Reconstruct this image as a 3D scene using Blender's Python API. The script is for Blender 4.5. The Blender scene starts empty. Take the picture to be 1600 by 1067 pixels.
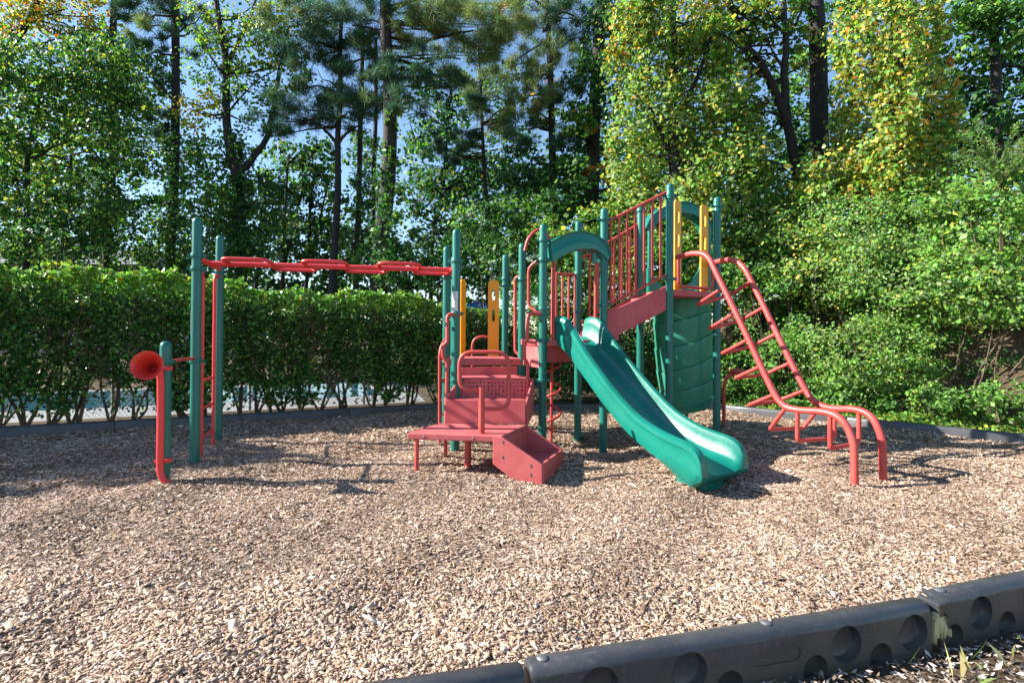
import bpy, bmesh, math
import numpy as np
from mathutils import Vector, Matrix, Quaternion

rng = np.random.default_rng(7)
scene = bpy.context.scene
COL = scene.collection
PI = math.pi

# ------------------------------------------------------------------ camera
W, H = 1600.0, 1067.0
F = 850.0
CAM_H = 1.5
PITCH, ROLL = math.radians(0.6), math.radians(0.35)
HOR = 522.0
SHIFT_PX = (HOR - (H / 2 + F * math.tan(PITCH)))
cam = bpy.data.cameras.new('camera')
cam_o = bpy.data.objects.new('camera', cam)
COL.objects.link(cam_o)
cam.sensor_width = 36.0
cam.lens = 36.0 * F / W
cam.shift_y = SHIFT_PX / W
cam.clip_end = 2000
cam.clip_start = 0.05
RC = Matrix.Rotation(PI / 2 + PITCH, 3, 'X') @ Matrix.Rotation(ROLL, 3, 'Z')
cam_o.matrix_world = Matrix.Translation((0, 0, CAM_H)) @ RC.to_4x4()
scene.camera = cam_o
CAMP = Vector((0, 0, CAM_H))


def ray(u, v):
    cy = H / 2 + SHIFT_PX
    d = Vector(((u - W / 2) / F, -(v - cy) / F, -1.0))
    return RC @ d


def P(u, v, Y):
    d = ray(u, v)
    return CAMP + d * (Y / d.y)


def G(u, v, Z=0.0):
    d = ray(u, v)
    return CAMP + d * ((Z - CAM_H) / d.z)


def PV(u, v, p0, p1):
    d = ray(u, v)
    n = Vector((-(p1[1] - p0[1]), p1[0] - p0[0], 0))
    t = (Vector((p0[0], p0[1], 0)) - CAMP).dot(n) / d.dot(n)
    return CAMP + d * t


RCT = RC.transposed()


def proj(p):
    q = RCT @ (Vector(p) - CAMP)
    cy = H / 2 + SHIFT_PX
    return W / 2 + F * q.x / -q.z, cy - F * q.y / -q.z


def zat(x, y, v):
    lo, hi = -3.0, 30.0
    for _ in range(50):
        m = (lo + hi) / 2
        if proj((x, y, m))[1] > v:
            lo = m
        else:
            hi = m
    return lo


# ------------------------------------------------------------------ mesh builder
class MB:
    def __init__(self):
        self.v, self.f = [], []

    def poly(self, pts):
        b = len(self.v)
        self.v += [tuple(p) for p in pts]
        self.f.append(tuple(range(b, b + len(pts))))
        return self

    def prism(self, pts, off):
        """closed solid from a planar polygon moved by off"""
        b, n = len(self.v), len(pts)
        off = Vector(off)
        pts = [Vector(p) for p in pts]
        self.v += [tuple(p) for p in pts] + [tuple(p + off) for p in pts]
        self.f.append(tuple(range(b, b + n)))
        self.f.append(tuple(range(b + 2 * n - 1, b + n - 1, -1)))
        for i in range(n):
            j = (i + 1) % n
            self.f.append((b + i, b + n + i, b + n + j, b + j))
        return self

    def box(self, c, s, rz=0.0):
        c = Vector(c)
        hx, hy, hz = s[0] / 2, s[1] / 2, s[2] / 2
        R = Matrix.Rotation(rz, 3, 'Z')
        pts = [c + R @ Vector(p) for p in ((-hx, -hy, -hz), (hx, -hy, -hz), (hx, hy, -hz), (-hx, hy, -hz))]
        return self.prism(pts, (0, 0, s[2]))

    def tube(self, path, r, seg=10, caps=True, closed=False):
        path = [Vector(p) for p in path]
        n = len(path)
        rs = r if hasattr(r, '__len__') else [r] * n
        T = []
        for i in range(n):
            if closed:
                t = path[(i + 1) % n] - path[i - 1]
            else:
                t = path[min(i + 1, n - 1)] - path[max(i - 1, 0)]
            T.append(t.normalized() if t.length > 1e-9 else Vector((0, 0, 1)))
        up = Vector((0, 0, 1)) if abs(T[0].z) < 0.9 else Vector((1, 0, 0))
        N = (up - T[0] * up.dot(T[0])).normalized()
        b = len(self.v)
        for i in range(n):
            N = (N - T[i] * N.dot(T[i])).normalized()
            B = T[i].cross(N)
            for k in range(seg):
                a = 2 * PI * k / seg
                self.v.append(tuple(path[i] + (N * math.cos(a) + B * math.sin(a)) * rs[i]))
        for i in range(n if closed else n - 1):
            i2 = (i + 1) % n
            for k in range(seg):
                k2 = (k + 1) % seg
                self.f.append((b + i * seg + k, b + i * seg + k2, b + i2 * seg + k2, b + i2 * seg + k))
        if caps and not closed:
            self.f.append(tuple(b + k for k in range(seg - 1, -1, -1)))
            self.f.append(tuple(b + (n - 1) * seg + k for k in range(seg)))
        return self

    def lathe(self, c, axis, prof, seg=20):
        """prof: list of (radius, distance along axis)"""
        c, axis = Vector(c), Vector(axis).normalized()
        up = Vector((0, 0, 1)) if abs(axis.z) < 0.9 else Vector((1, 0, 0))
        N = (up - axis * up.dot(axis)).normalized()
        B = axis.cross(N)
        b = len(self.v)
        for (r, d) in prof:
            for k in range(seg):
                a = 2 * PI * k / seg
                self.v.append(tuple(c + axis * d + (N * math.cos(a) + B * math.sin(a)) * max(r, 1e-4)))
        for i in range(len(prof) - 1):
            for k in range(seg):
                k2 = (k + 1) % seg
                self.f.append((b + i * seg + k, b + i * seg + k2, b + (i + 1) * seg + k2, b + (i + 1) * seg + k))
        return self

    def grid(self, rows, closed_u=False):
        b = len(self.v)
        n, m = len(rows), len(rows[0])
        for r in rows:
            self.v += [tuple(p) for p in r]
        for i in range(n - 1):
            for k in range(m if closed_u else m - 1):
                k2 = (k + 1) % m
                self.f.append((b + i * m + k, b + i * m + k2, b + (i + 1) * m + k2, b + (i + 1) * m + k))
        return self

    def build(self, name, mat, parent=None, smooth=False, bevel=0.0, recalc=True):
        me = bpy.data.meshes.new(name)
        me.from_pydata(self.v, [], self.f)
        if recalc:
            bm = bmesh.new()
            bm.from_mesh(me)
            bmesh.ops.recalc_face_normals(bm, faces=bm.faces)
            bm.to_mesh(me)
            bm.free()
        me.materials.append(mat)
        if smooth:
            me.polygons.foreach_set('use_smooth', [True] * len(me.polygons))
            try:
                me.set_sharp_from_angle(angle=math.radians(40))
            except Exception:
                pass
        o = bpy.data.objects.new(name, me)
        COL.objects.link(o)
        attach(o, parent)
        if bevel:
            m = o.modifiers.new('bevel', 'BEVEL')
            m.width = bevel
            m.segments = 2
            m.limit_method = 'ANGLE'
            m.angle_limit = math.radians(35)
        return o


def attach(o, parent):
    if parent is None:
        return
    o.parent = parent
    if parent.type == 'EMPTY':
        o.location = -parent.location


def thing(name, label, cat, loc=(0, 0, 0), group=None):
    o = bpy.data.objects.new(name, None)
    o.empty_display_size = 0.2
    COL.objects.link(o)
    o.location = loc
    tag(o, label, cat, group)
    return o


def tag(o, label=None, cat=None, group=None, kind=None):
    if label:
        o['label'] = label
    if cat:
        o['category'] = cat
    if group:
        o['group'] = group
    if kind:
        o['kind'] = kind
    return o


def fillet(pts, r, n=6):
    pts = [Vector(p) for p in pts]
    out = [pts[0]]
    for i in range(1, len(pts) - 1):
        a, b, c = pts[i - 1], pts[i], pts[i + 1]
        d1, d2 = (a - b), (c - b)
        rr = min(r, d1.length * 0.48, d2.length * 0.48)
        p1, p2 = b + d1.normalized() * rr, b + d2.normalized() * rr
        for k in range(n + 1):
            t = k / n
            out.append(p1 * (1 - t) ** 2 + b * 2 * t * (1 - t) + p2 * t * t)
    out.append(pts[-1])
    return out


def spline(pts, n=8):
    pts = [Vector(p) for p in pts]
    q = [pts[0] * 2 - pts[1]] + pts + [pts[-1] * 2 - pts[-2]]
    out = []
    for i in range(1, len(q) - 2):
        p0, p1, p2, p3 = q[i - 1], q[i], q[i + 1], q[i + 2]
        for k in range(n):
            t = k / n
            out.append(0.5 * ((2 * p1) + (p2 - p0) * t + (2 * p0 - 5 * p1 + 4 * p2 - p3) * t * t
                              + (3 * p1 - p0 - 3 * p2 + p3) * t ** 3))
    out.append(pts[-1])
    return out


# ------------------------------------------------------------------ materials
def mat_new(name):
    m = bpy.data.materials.new(name)
    m.use_nodes = True
    nt = m.node_tree
    b = nt.nodes['Principled BSDF']
    return m, nt, b


def N(nt, typ, **kw):
    n = nt.nodes.new(typ)
    for k, v in kw.items():
        if hasattr(n, k):
            setattr(n, k, v)
    return n


def noise(nt, scale, detail=4, rough=0.6, vec=None):
    n = N(nt, 'ShaderNodeTexNoise')
    n.inputs['Scale'].default_value = scale
    n.inputs['Detail'].default_value = detail
    n.inputs['Roughness'].default_value = rough
    if vec is None:
        tc = N(nt, 'ShaderNodeTexCoord')
        vec = tc.outputs['Object']
    nt.links.new(vec, n.inputs['Vector'])
    return n


def ramp(nt, fac, stops):
    r = N(nt, 'ShaderNodeValToRGB')
    el = r.color_ramp.elements
    while len(el) < len(stops):
        el.new(0.5)
    for e, (p, c) in zip(el, stops):
        e.position = p
        e.color = (*c, 1)
    nt.links.new(fac, r.inputs['Fac'])
    return r


def bump(nt, b, height, strength=0.3, dist=0.01):
    n = N(nt, 'ShaderNodeBump')
    n.inputs['Strength'].default_value = strength
    n.inputs['Distance'].default_value = dist
    nt.links.new(height, n.inputs['Height'])
    nt.links.new(n.outputs['Normal'], b.inputs['Normal'])


def painted(name, c, c2, rough=0.4, scale=6, coat=0.0, bs=0.05, scuff=None):
    """worn paint or plastic: two tones of the same colour in soft patches, fine scuffs"""
    m, nt, b = mat_new(name)
    n1 = noise(nt, scale, 6, 0.65)
    r = ramp(nt, n1.outputs['Fac'], [(0.35, c), (0.7, c2)])
    n2 = noise(nt, scale * 14, 5, 0.75)
    mx = N(nt, 'ShaderNodeMix', data_type='RGBA', blend_type='MIX')
    sc = scuff or tuple(min(1, x * 1.1 + 0.05) for x in c2)
    r2 = ramp(nt, n2.outputs['Fac'], [(0.60, (0, 0, 0)), (0.78, (0.55, 0.55, 0.55))])
    nt.links.new(r2.outputs['Color'], mx.inputs['Factor'])
    nt.links.new(r.outputs['Color'], mx.inputs['A'])
    mx.inputs['B'].default_value = (*sc, 1)
    nt.links.new(mx.outputs['Result'], b.inputs['Base Color'])
    rr = ramp(nt, n2.outputs['Fac'], [(0.3, (rough * .85,) * 3), (0.8, (min(1, rough * 1.35),) * 3)])
    nt.links.new(rr.outputs['Color'], b.inputs['Roughness'])
    b.inputs['Coat Weight'].default_value = coat
    bump(nt, b, n2.outputs['Fac'], bs, 0.003)
    return m


M = {}
M['post'] = painted('green_post_paint', (0.004, 0.125, 0.095), (0.010, 0.155, 0.118), 0.34, 3)
M['slide'] = painted('green_slide_plastic', (0.003, 0.138, 0.102), (0.006, 0.178, 0.132), 0.28, 2.2)
M['hood'] = painted('green_hood_plastic', (0.005, 0.165, 0.122), (0.012, 0.205, 0.152), 0.32, 3)
M['tube_slide'] = painted('green_tube_plastic', (0.035, 0.235, 0.160), (0.055, 0.29, 0.20), 0.30, 3)
M['rail'] = painted('faded_red_rail_coating', (0.44, 0.044, 0.038), (0.49, 0.075, 0.062), 0.42, 5)
M['beam'] = painted('bright_red_beam_coating', (0.66, 0.042, 0.045), (0.70, 0.060, 0.06), 0.35, 5)
M['deck'] = painted('pink_red_deck_coating', (0.46, 0.074, 0.078), (0.54, 0.125, 0.120), 0.55, 4, bs=0.12)
_nt = M['tube_slide'].node_tree
_t = N(_nt, 'ShaderNodeBsdfTranslucent')
_t.inputs['Color'].default_value = (0.10, 0.52, 0.34, 1)
_mx = N(_nt, 'ShaderNodeMixShader')
_mx.inputs[0].default_value = 0.28
_nt.links.new(_nt.nodes['Principled BSDF'].outputs[0], _mx.inputs[1])
_nt.links.new(_t.outputs[0], _mx.inputs[2])
_nt.links.new(_mx.outputs[0], _nt.nodes['Material Output'].inputs['Surface'])
M['yellow'] = painted('yellow_panel_plastic', (0.82, 0.36, 0.006), (0.86, 0.42, 0.015), 0.42, 4)
M['horn'] = painted('red_horn_plastic', (0.62, 0.030, 0.022), (0.66, 0.045, 0.03), 0.3, 5)
M['steel'] = painted('bolt_steel', (0.20, 0.205, 0.21), (0.32, 0.32, 0.31), 0.5, 30)
M['steel'].node_tree.nodes['Principled BSDF'].inputs['Metallic'].default_value = 0.8
M['white'] = painted('label_paper', (0.72, 0.72, 0.70), (0.8, 0.8, 0.78), 0.5, 40)
M['print'] = painted('label_print', (0.08, 0.10, 0.12), (0.12, 0.14, 0.16), 0.6, 40)
M['foam'] = painted('broken_plastic_cream', (0.42, 0.36, 0.17), (0.55, 0.5, 0.3), 0.8, 30, bs=0.5)
M['blue'] = painted('blue_canvas', (0.02, 0.13, 0.42), (0.03, 0.17, 0.5), 0.7, 6)
M['wire'] = painted('galvanised_wire', (0.16, 0.17, 0.17), (0.25, 0.26, 0.26), 0.5, 20)
M['bark'] = painted('dark_grey_bark', (0.011, 0.009, 0.008), (0.036, 0.029, 0.024), 0.9, 7, bs=0.9)
M['pine_bark'] = painted('brown_pine_bark', (0.012, 0.009, 0.007), (0.040, 0.028, 0.022), 0.9, 6, bs=0.9)
M['twig'] = painted('brown_twigs', (0.085, 0.055, 0.032), (0.16, 0.115, 0.07), 0.85, 12, bs=0.5)


def perforated():
    m = M['deck'].copy()
    m.name = 'perforated_red_deck'
    nt = m.node_tree
    b = nt.nodes['Principled BSDF']
    out = nt.nodes['Material Output']
    uv = N(nt, 'ShaderNodeUVMap')
    v = N(nt, 'ShaderNodeTexVoronoi')
    v.inputs['Scale'].default_value = 1.0
    v.inputs['Randomness'].default_value = 0.25
    nt.links.new(uv.outputs['UV'], v.inputs['Vector'])
    lt = N(nt, 'ShaderNodeMath', operation='LESS_THAN')
    lt.inputs[1].default_value = 0.27
    nt.links.new(v.outputs['Distance'], lt.inputs[0])
    tr = N(nt, 'ShaderNodeBsdfTransparent')
    mx = N(nt, 'ShaderNodeMixShader')
    nt.links.new(lt.outputs[0], mx.inputs[0])
    nt.links.new(b.outputs[0], mx.inputs[1])
    nt.links.new(tr.outputs[0], mx.inputs[2])
    nt.links.new(mx.outputs[0], out.inputs['Surface'])
    return m


M['perforated'] = perforated()


def border_mat():
    m, nt, b = mat_new('black_border_plastic')
    n1 = noise(nt, 5, 6, 0.7)
    n2 = noise(nt, 45, 5, 0.8)
    r = ramp(nt, n1.outputs['Fac'], [(0.3, (0.030, 0.033, 0.040)), (0.7, (0.062, 0.062, 0.064))])
    r2 = ramp(nt, n2.outputs['Fac'], [(0.54, (0, 0, 0)), (0.72, (0.75, 0.75, 0.75))])
    tc0 = N(nt, 'ShaderNodeTexCoord')
    mp_ = N(nt, 'ShaderNodeMapping')
    mp_.inputs['Scale'].default_value = (3.0, 60.0, 60.0)
    nt.links.new(tc0.outputs['Object'], mp_.inputs['Vector'])
    n3 = noise(nt, 1.6, 6, 0.7, mp_.outputs['Vector'])
    r3 = ramp(nt, n3.outputs['Fac'], [(0.62, (0, 0, 0)), (0.74, (0.8, 0.8, 0.8))])
    mx0 = N(nt, 'ShaderNodeMix', data_type='RGBA')
    nt.links.new(r3.outputs['Color'], mx0.inputs['Factor'])
    nt.links.new(r.outputs['Color'], mx0.inputs['A'])
    mx0.inputs['B'].default_value = (0.15, 0.155, 0.165, 1)
    mx = N(nt, 'ShaderNodeMix', data_type='RGBA')
    nt.links.new(r2.outputs['Color'], mx.inputs['Factor'])
    nt.links.new(mx0.outputs['Result'], mx.inputs['A'])
    mx.inputs['B'].default_value = (0.12, 0.105, 0.085, 1)
    # dried mud splashed on the lower part of the upright faces
    tc = N(nt, 'ShaderNodeTexCoord')
    sx = N(nt, 'ShaderNodeSeparateXYZ')
    nt.links.new(tc.outputs['Object'], sx.inputs[0])
    ad = N(nt, 'ShaderNodeMath', operation='MULTIPLY_ADD')
    nt.links.new(n1.outputs['Fac'], ad.inputs[0])
    ad.inputs[1].default_value = 0.16
    nt.links.new(sx.outputs['Z'], ad.inputs[2])
    rz = ramp(nt, ad.outputs[0], [(0.15, (0.6, 0.6, 0.6)), (0.28, (0.0, 0.0, 0.0))])
    mx2 = N(nt, 'ShaderNodeMix', data_type='RGBA')
    nt.links.new(rz.outputs['Color'], mx2.inputs['Factor'])
    nt.links.new(mx.outputs['Result'], mx2.inputs['A'])
    mx2.inputs['B'].default_value = (0.12, 0.098, 0.062, 1)
    nt.links.new(mx2.outputs['Result'], b.inputs['Base Color'])
    b.inputs['Roughness'].default_value = 0.36
    bump(nt, b, n2.outputs['Fac'], 0.2, 0.004)
    return m


M['border'] = border_mat()


def leaf_mat(name, trans=0.38, rough=0.5):
    m, nt, b = mat_new(name)
    out = nt.nodes['Material Output']
    at = N(nt, 'ShaderNodeAttribute', attribute_name='tint')
    nt.links.new(at.outputs['Color'], b.inputs['Base Color'])
    b.inputs['Roughness'].default_value = rough
    b.inputs['Specular IOR Level'].default_value = 0.22
    hs = N(nt, 'ShaderNodeHueSaturation')
    hs.inputs['Hue'].default_value = 0.492
    hs.inputs['Saturation'].default_value = 1.1
    hs.inputs['Value'].default_value = 1.5
    nt.links.new(at.outputs['Color'], hs.inputs['Color'])
    t = N(nt, 'ShaderNodeBsdfTranslucent')
    nt.links.new(hs.outputs['Color'], t.inputs['Color'])
    mx = N(nt, 'ShaderNodeMixShader')
    mx.inputs[0].default_value = trans
    nt.links.new(b.outputs[0], mx.inputs[1])
    nt.links.new(t.outputs[0], mx.inputs[2])
    nt.links.new(mx.outputs[0], out.inputs['Surface'])
    return m


M['leaf'] = leaf_mat('leaf')
M['glossy_leaf'] = leaf_mat('hedge_leaf', 0.32, 0.33)
M['needle'] = leaf_mat('pine_needles', 0.25, 0.5)
M['grass'] = leaf_mat('grass_blades', 0.3, 0.5)


def chip_mat():
    m, nt, b = mat_new('wood_chips')
    at = N(nt, 'ShaderNodeAttribute', attribute_name='tint')
    n = noise(nt, 60, 3, 0.7)
    r = ramp(nt, n.outputs['Fac'], [(0.3, (0.72, 0.70, 0.68)), (0.7, (1.1, 1.1, 1.1))])
    mx = N(nt, 'ShaderNodeMix', data_type='RGBA', blend_type='MULTIPLY')
    mx.inputs['Factor'].default_value = 1
    nt.links.new(at.outputs['Color'], mx.inputs['A'])
    nt.links.new(r.outputs['Color'], mx.inputs['B'])
    nt.links.new(mx.outputs['Result'], b.inputs['Base Color'])
    b.inputs['Roughness'].default_value = 0.8
    b.inputs['Specular IOR Level'].default_value = 0.25
    return m


M['chips'] = chip_mat()


def ground_mat(name, stops, scale, bs=0.6, dist=0.03, scale2=None):
    m, nt, b = mat_new(name)
    n = noise(nt, scale, 8, 0.75)
    r = ramp(nt, n.outputs['Fac'], stops)
    n2 = noise(nt, scale2 or scale * 0.05, 3, 0.5)
    r2 = ramp(nt, n2.outputs['Fac'], [(0.3, (0.75,) * 3), (0.7, (1.15,) * 3)])
    mx = N(nt, 'ShaderNodeMix', data_type='RGBA', blend_type='MULTIPLY')
    mx.inputs['Factor'].default_value = 1
    nt.links.new(r.outputs['Color'], mx.inputs['A'])
    nt.links.new(r2.outputs['Color'], mx.inputs['B'])
    nt.links.new(mx.outputs['Result'], b.inputs['Base Color'])
    b.inputs['Roughness'].default_value = 0.95
    b.inputs['Specular IOR Level'].default_value = 0.1
    bump(nt, b, n.outputs['Fac'], bs, dist)
    return m


M['mulch'] = ground_mat('mulch_bed', [(0.3, (0.14, 0.095, 0.062)), (0.7, (0.36, 0.26, 0.175))], 45, 0.8, 0.03)
M['soil'] = ground_mat('forest_floor', [(0.3, (0.05, 0.035, 0.022)), (0.7, (0.15, 0.11, 0.07))], 20, 0.8, 0.03)
M['lawn'] = ground_mat('thin_grass_floor', [(0.3, (0.05, 0.06, 0.02)), (0.7, (0.14, 0.15, 0.05))], 25, 0.7, 0.03)
M['concrete'] = ground_mat('pale_concrete', [(0.3, (0.20, 0.21, 0.225)), (0.7, (0.30, 0.31, 0.32))], 8, 0.1, 0.01)


def water_mat():
    m, nt, b = mat_new('pool_water')
    n = noise(nt, 3, 3)
    r = ramp(nt, n.outputs['Fac'], [(0.3, (0.015, 0.07, 0.11)), (0.7, (0.03, 0.12, 0.17))])
    nt.links.new(r.outputs['Color'], b.inputs['Base Color'])
    b.inputs['Roughness'].default_value = 0.08
    bump(nt, b, n.outputs['Fac'], 0.1, 0.02)
    return m


M['water'] = water_mat()


# ------------------------------------------------------------------ fast numpy meshes
def np_mesh(name, co, faces_n, idx, tint, mat, parent=None):
    """co (V,3); idx flat loop vertex indices, each face with faces_n corners"""
    me = bpy.data.meshes.new(name)
    V = len(co)
    nf = len(idx) // faces_n
    me.vertices.add(V)
    me.vertices.foreach_set('co', np.ascontiguousarray(co, dtype=np.float32).ravel())
    me.loops.add(len(idx))
    me.loops.foreach_set('vertex_index', np.ascontiguousarray(idx, dtype=np.int32))
    me.polygons.add(nf)
    me.polygons.foreach_set('loop_start', np.arange(0, nf * faces_n, faces_n, dtype=np.int32))
    me.update(calc_edges=True)
    if tint is not None:
        a = me.attributes.new('tint', 'FLOAT_COLOR', 'POINT')
        rgba = np.ones((V, 4), dtype=np.float32)
        rgba[:, :3] = tint
        a.data.foreach_set('color', rgba.ravel())
    me.materials.append(mat)
    o = bpy.data.objects.new(name, me)
    COL.objects.link(o)
    attach(o, parent)
    return o


def unit(a):
    return a / (np.linalg.norm(a, axis=1, keepdims=True) + 1e-9)


def leaves(name, pts, size, nrm, tint, mat, parent=None, aspect=0.45, fold=0.12):
    n = len(pts)
    nrm = unit(nrm)
    t = unit(np.cross(nrm, rng.normal(size=(n, 3))))
    # leaf tips tend to hang
    t[:, 2] -= 0.35
    t = unit(t - nrm * np.sum(t * nrm, 1, keepdims=True))
    b = np.cross(nrm, t)
    s = np.asarray(size).reshape(-1, 1) * np.ones((n, 1))
    co = np.empty((n, 4, 3), dtype=np.float32)
    co[:, 0] = pts - t * s * 0.5
    co[:, 1] = pts + b * s * aspect - nrm * s * fold - t * s * 0.06
    co[:, 2] = pts + t * s * 0.5
    co[:, 3] = pts - b * s * aspect - nrm * s * fold - t * s * 0.06
    idx = np.arange(n * 4)
    tt = np.repeat(tint, 4, axis=0)
    return np_mesh(name, co.reshape(-1, 3), 4, idx, tt, mat, parent)


DG, MG, LG = (0.028, 0.088, 0.026), (0.070, 0.170, 0.028), (0.14, 0.29, 0.050)
YG, YE, OR = (0.28, 0.32, 0.05), (0.52, 0.39, 0.07), (0.50, 0.18, 0.04)
BG, PG = (0.030, 0.092, 0.048), (0.10, 0.17, 0.07)
PALE = (0.20, 0.29, 0.12)


def tints(n, pal, var=0.28):
    cols = np.array([p[0] for p in pal])
    w = np.array([p[1] for p in pal], dtype=float)
    k = rng.choice(len(cols), n, p=w / w.sum())
    c = cols[k]
    return np.clip(c * np.exp(rng.normal(0, var, (n, 1))) * np.exp(rng.normal(0, 0.08, (n, 3))), 0.004, 0.75)


def clump_points(c, rad, n, per=26, shell=0.55, cl=0.2, hang=0.62):
    """points in clumps through an ellipsoid; returns points and outward directions"""
    k = max(4, int(n / per))
    d = unit(rng.normal(size=(k, 3)))
    r = rng.random((k, 1)) ** (1 / 3)
    r = shell * (0.72 + 0.28 * r) + (1 - shell) * r
    cc = d * r
    which = rng.integers(0, k, n)
    sig = cl * np.exp(rng.normal(0, 0.25, k))
    pts = cc[which] + rng.normal(size=(n, 3)) * sig[which][:, None] * np.array([1, 1, hang])
    out = unit(pts + 1e-6)
    return np.array(c) + pts * np.array(rad), out


def blob(u, v, ru, rv, Y, dY=None):
    c = np.array(P(u, v, Y))
    k = Y / F
    return c, np.array([ru * k, dY if dY else max(ru, rv) * k * 0.8, rv * k])


def crown(name, blobs, size, mat, parent, aspect=0.45, up=0.5, cl=0.2, per=26, var=0.28, hang=0.62):
    PT, NM, TT, SZ = [], [], [], []
    for (c, rad, n, pal) in blobs:
        p, o = clump_points(c, rad, n, per=per, cl=cl, hang=hang)
        PT.append(p)
        nm = o * 0.5 + rng.normal(size=(n, 3)) * 0.75
        nm += np.array([-0.45, -0.2, up])
        NM.append(nm)
        TT.append(tints(n, pal, var))
        SZ.append(size * np.exp(rng.normal(0, 0.25, n)))
    return leaves(name, np.concatenate(PT), np.concatenate(SZ), np.concatenate(NM), np.concatenate(TT), mat, parent, aspect)


def needles(name, tufts, dirs, tint, length, width, k, parent):
    n = len(tufts)
    d = np.repeat(dirs, k, 0) * 0.6 + rng.normal(size=(n * k, 3)) * 0.75
    d = unit(d)
    p = np.repeat(tufts, k, 0) + rng.normal(size=(n * k, 3)) * 0.04
    L = length * (0.7 + 0.6 * rng.random((n * k, 1)))
    s = unit(np.cross(d, rng.normal(size=(n * k, 3)))) * width
    co = np.empty((n * k, 3, 3), dtype=np.float32)
    co[:, 0] = p - s
    co[:, 1] = p + s
    co[:, 2] = p + d * L
    tt = np.repeat(np.repeat(tint, k, 0) * np.exp(rng.normal(0, 0.15, (n * k, 1))), 3, 0)
    return np_mesh(name, co.reshape(-1, 3), 3, np.arange(n * k * 3), tt, M['needle'], parent)


def wob(p0, p1, n, amp):
    p0, p1 = Vector(p0), Vector(p1)
    out = []
    o = Vector((0, 0, 0))
    for i in range(n + 1):
        t = i / n
        if 0 < i:
            o = o * 0.7 + Vector(rng.normal(size=3)) * amp
            if i == n:
                o *= 0.5
        out.append(p0.lerp(p1, t) + o)
    return spline(out, 3)


def taper(path, r0, r1):
    n = len(path)
    return [r0 + (r1 - r0) * i / (n - 1) for i in range(n)]


# ------------------------------------------------------------------ light
world = bpy.data.worlds.new('World')
scene.world = world
world.use_nodes = True
wnt = world.node_tree
SUN_EL = math.radians(31)
sd = Vector((1.0, 0.0, 0)).normalized()         # way the shadows fall on the ground
sky = wnt.nodes.new('ShaderNodeTexSky')
sky.sky_type = 'NISHITA'
sky.sun_disc = False
sky.sun_elevation = SUN_EL
sky.sun_rotation = math.atan2(-sd.x, -sd.y)
sky.air_density = 1.15
sky.dust_density = 0.25
sky.ozone_density = 4.0
bg = wnt.nodes['Background']
wnt.links.new(sky.outputs[0], bg.inputs['Color'])
bg.inputs['Strength'].default_value = 0.082
sun = bpy.data.lights.new('sun', 'SUN')
sun.energy = 5.0
sun.angle = math.radians(0.5)
sun.color = (1.0, 0.945, 0.865)
sun_o = bpy.data.objects.new('sun', sun)
COL.objects.link(sun_o)
ldir = Vector((sd.x * math.cos(SUN_EL), sd.y * math.cos(SUN_EL), -math.sin(SUN_EL)))
sun_o.rotation_euler = ldir.to_track_quat('-Z', 'Y').to_euler()
sun_o.location = (-12, 4, 12)
scene.view_settings.view_transform = 'Standard'
scene.view_settings.look = 'None'
scene.view_settings.exposure = 1.6
scene.view_settings.gamma = 1.0
scene.cycles.max_bounces = 8
scene.cycles.transparent_max_bounces = 12

# ------------------------------------------------------------------ setting: ground
BACK_L0, BACK_L1 = G(-420, 707), G(690, 641)          # border line along the hedge
BACK_R0, BACK_R1 = G(1130, 643), G(1592, 693)         # border line before the right bank
NEAR = [G(590, 1068, 0.27), G(826, 1022, 0.27), G(1450, 925, 0.27), G(1600, 890, 0.27)]


def v2(p):
    return np.array([p.x, p.y])


NDIR = (v2(NEAR[3]) - v2(NEAR[2])); NDIR /= np.linalg.norm(NDIR)
nearR = v2(NEAR[3]) + NDIR * 6
LDIR = (v2(NEAR[0]) - v2(NEAR[1])); LDIR /= np.linalg.norm(LDIR)
nearL = v2(NEAR[0]) + LDIR * 6
POLY = [nearL, v2(NEAR[1]), v2(NEAR[2]), nearR, v2(BACK_R1), v2(BACK_R0), v2(BACK_L1), v2(BACK_L0)]


def inside(p):
    x, y = p[:, 0], p[:, 1]
    r = np.zeros(len(p), bool)
    n = len(POLY)
    for i in range(n):
        (x0, y0), (x1, y1) = POLY[i], POLY[(i + 1) % n]
        c = ((y0 > y) != (y1 > y)) & (x < (x1 - x0) * (y - y0) / (y1 - y0 + 1e-12) + x0)
        r ^= c
    return r


def gh(x, y):
    h = 0.018 * np.sin(1.9 * x + 0.6 * y) * np.cos(1.3 * y - 0.4 * x) + 0.012 * np.sin(4.1 * x - 2.2 * y + 1) \
        + 0.008 * np.sin(7.3 * x + 5.1 * y)
    for (cx, cy, r, d) in ((1.15, 7.75, 0.9, -0.13), (0.55, 5.75, 0.55, -0.08), (2.0, 5.2, 0.6, -0.05),
                           (-0.75, 6.7, 0.35, 0.03), (-3.65, 6.2, 0.3, 0.04), (-4.0, 7.4, 0.3, 0.03), (3.0, 8.0, 0.5, 0.03)):
        h = h + d * np.exp(-((x - cx) ** 2 + (y - cy) ** 2) / (r * r))
    return h


def sheet(name, xs, ys, zf, mat):
    X, Y = np.meshgrid(xs, ys)
    Z = zf(X, Y)
    co = np.stack([X, Y, Z], -1).reshape(-1, 3)
    n, m = len(ys), len(xs)
    i = (np.arange(n - 1)[:, None] * m + np.arange(m - 1)[None]).ravel()
    idx = np.stack([i, i + 1, i + m + 1, i + m], 1).ravel()
    o = np_mesh(name, co, 4, idx, None, mat)
    o.data.polygons.foreach_set('use_smooth', [True] * len(o.data.polygons))
    return o


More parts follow.
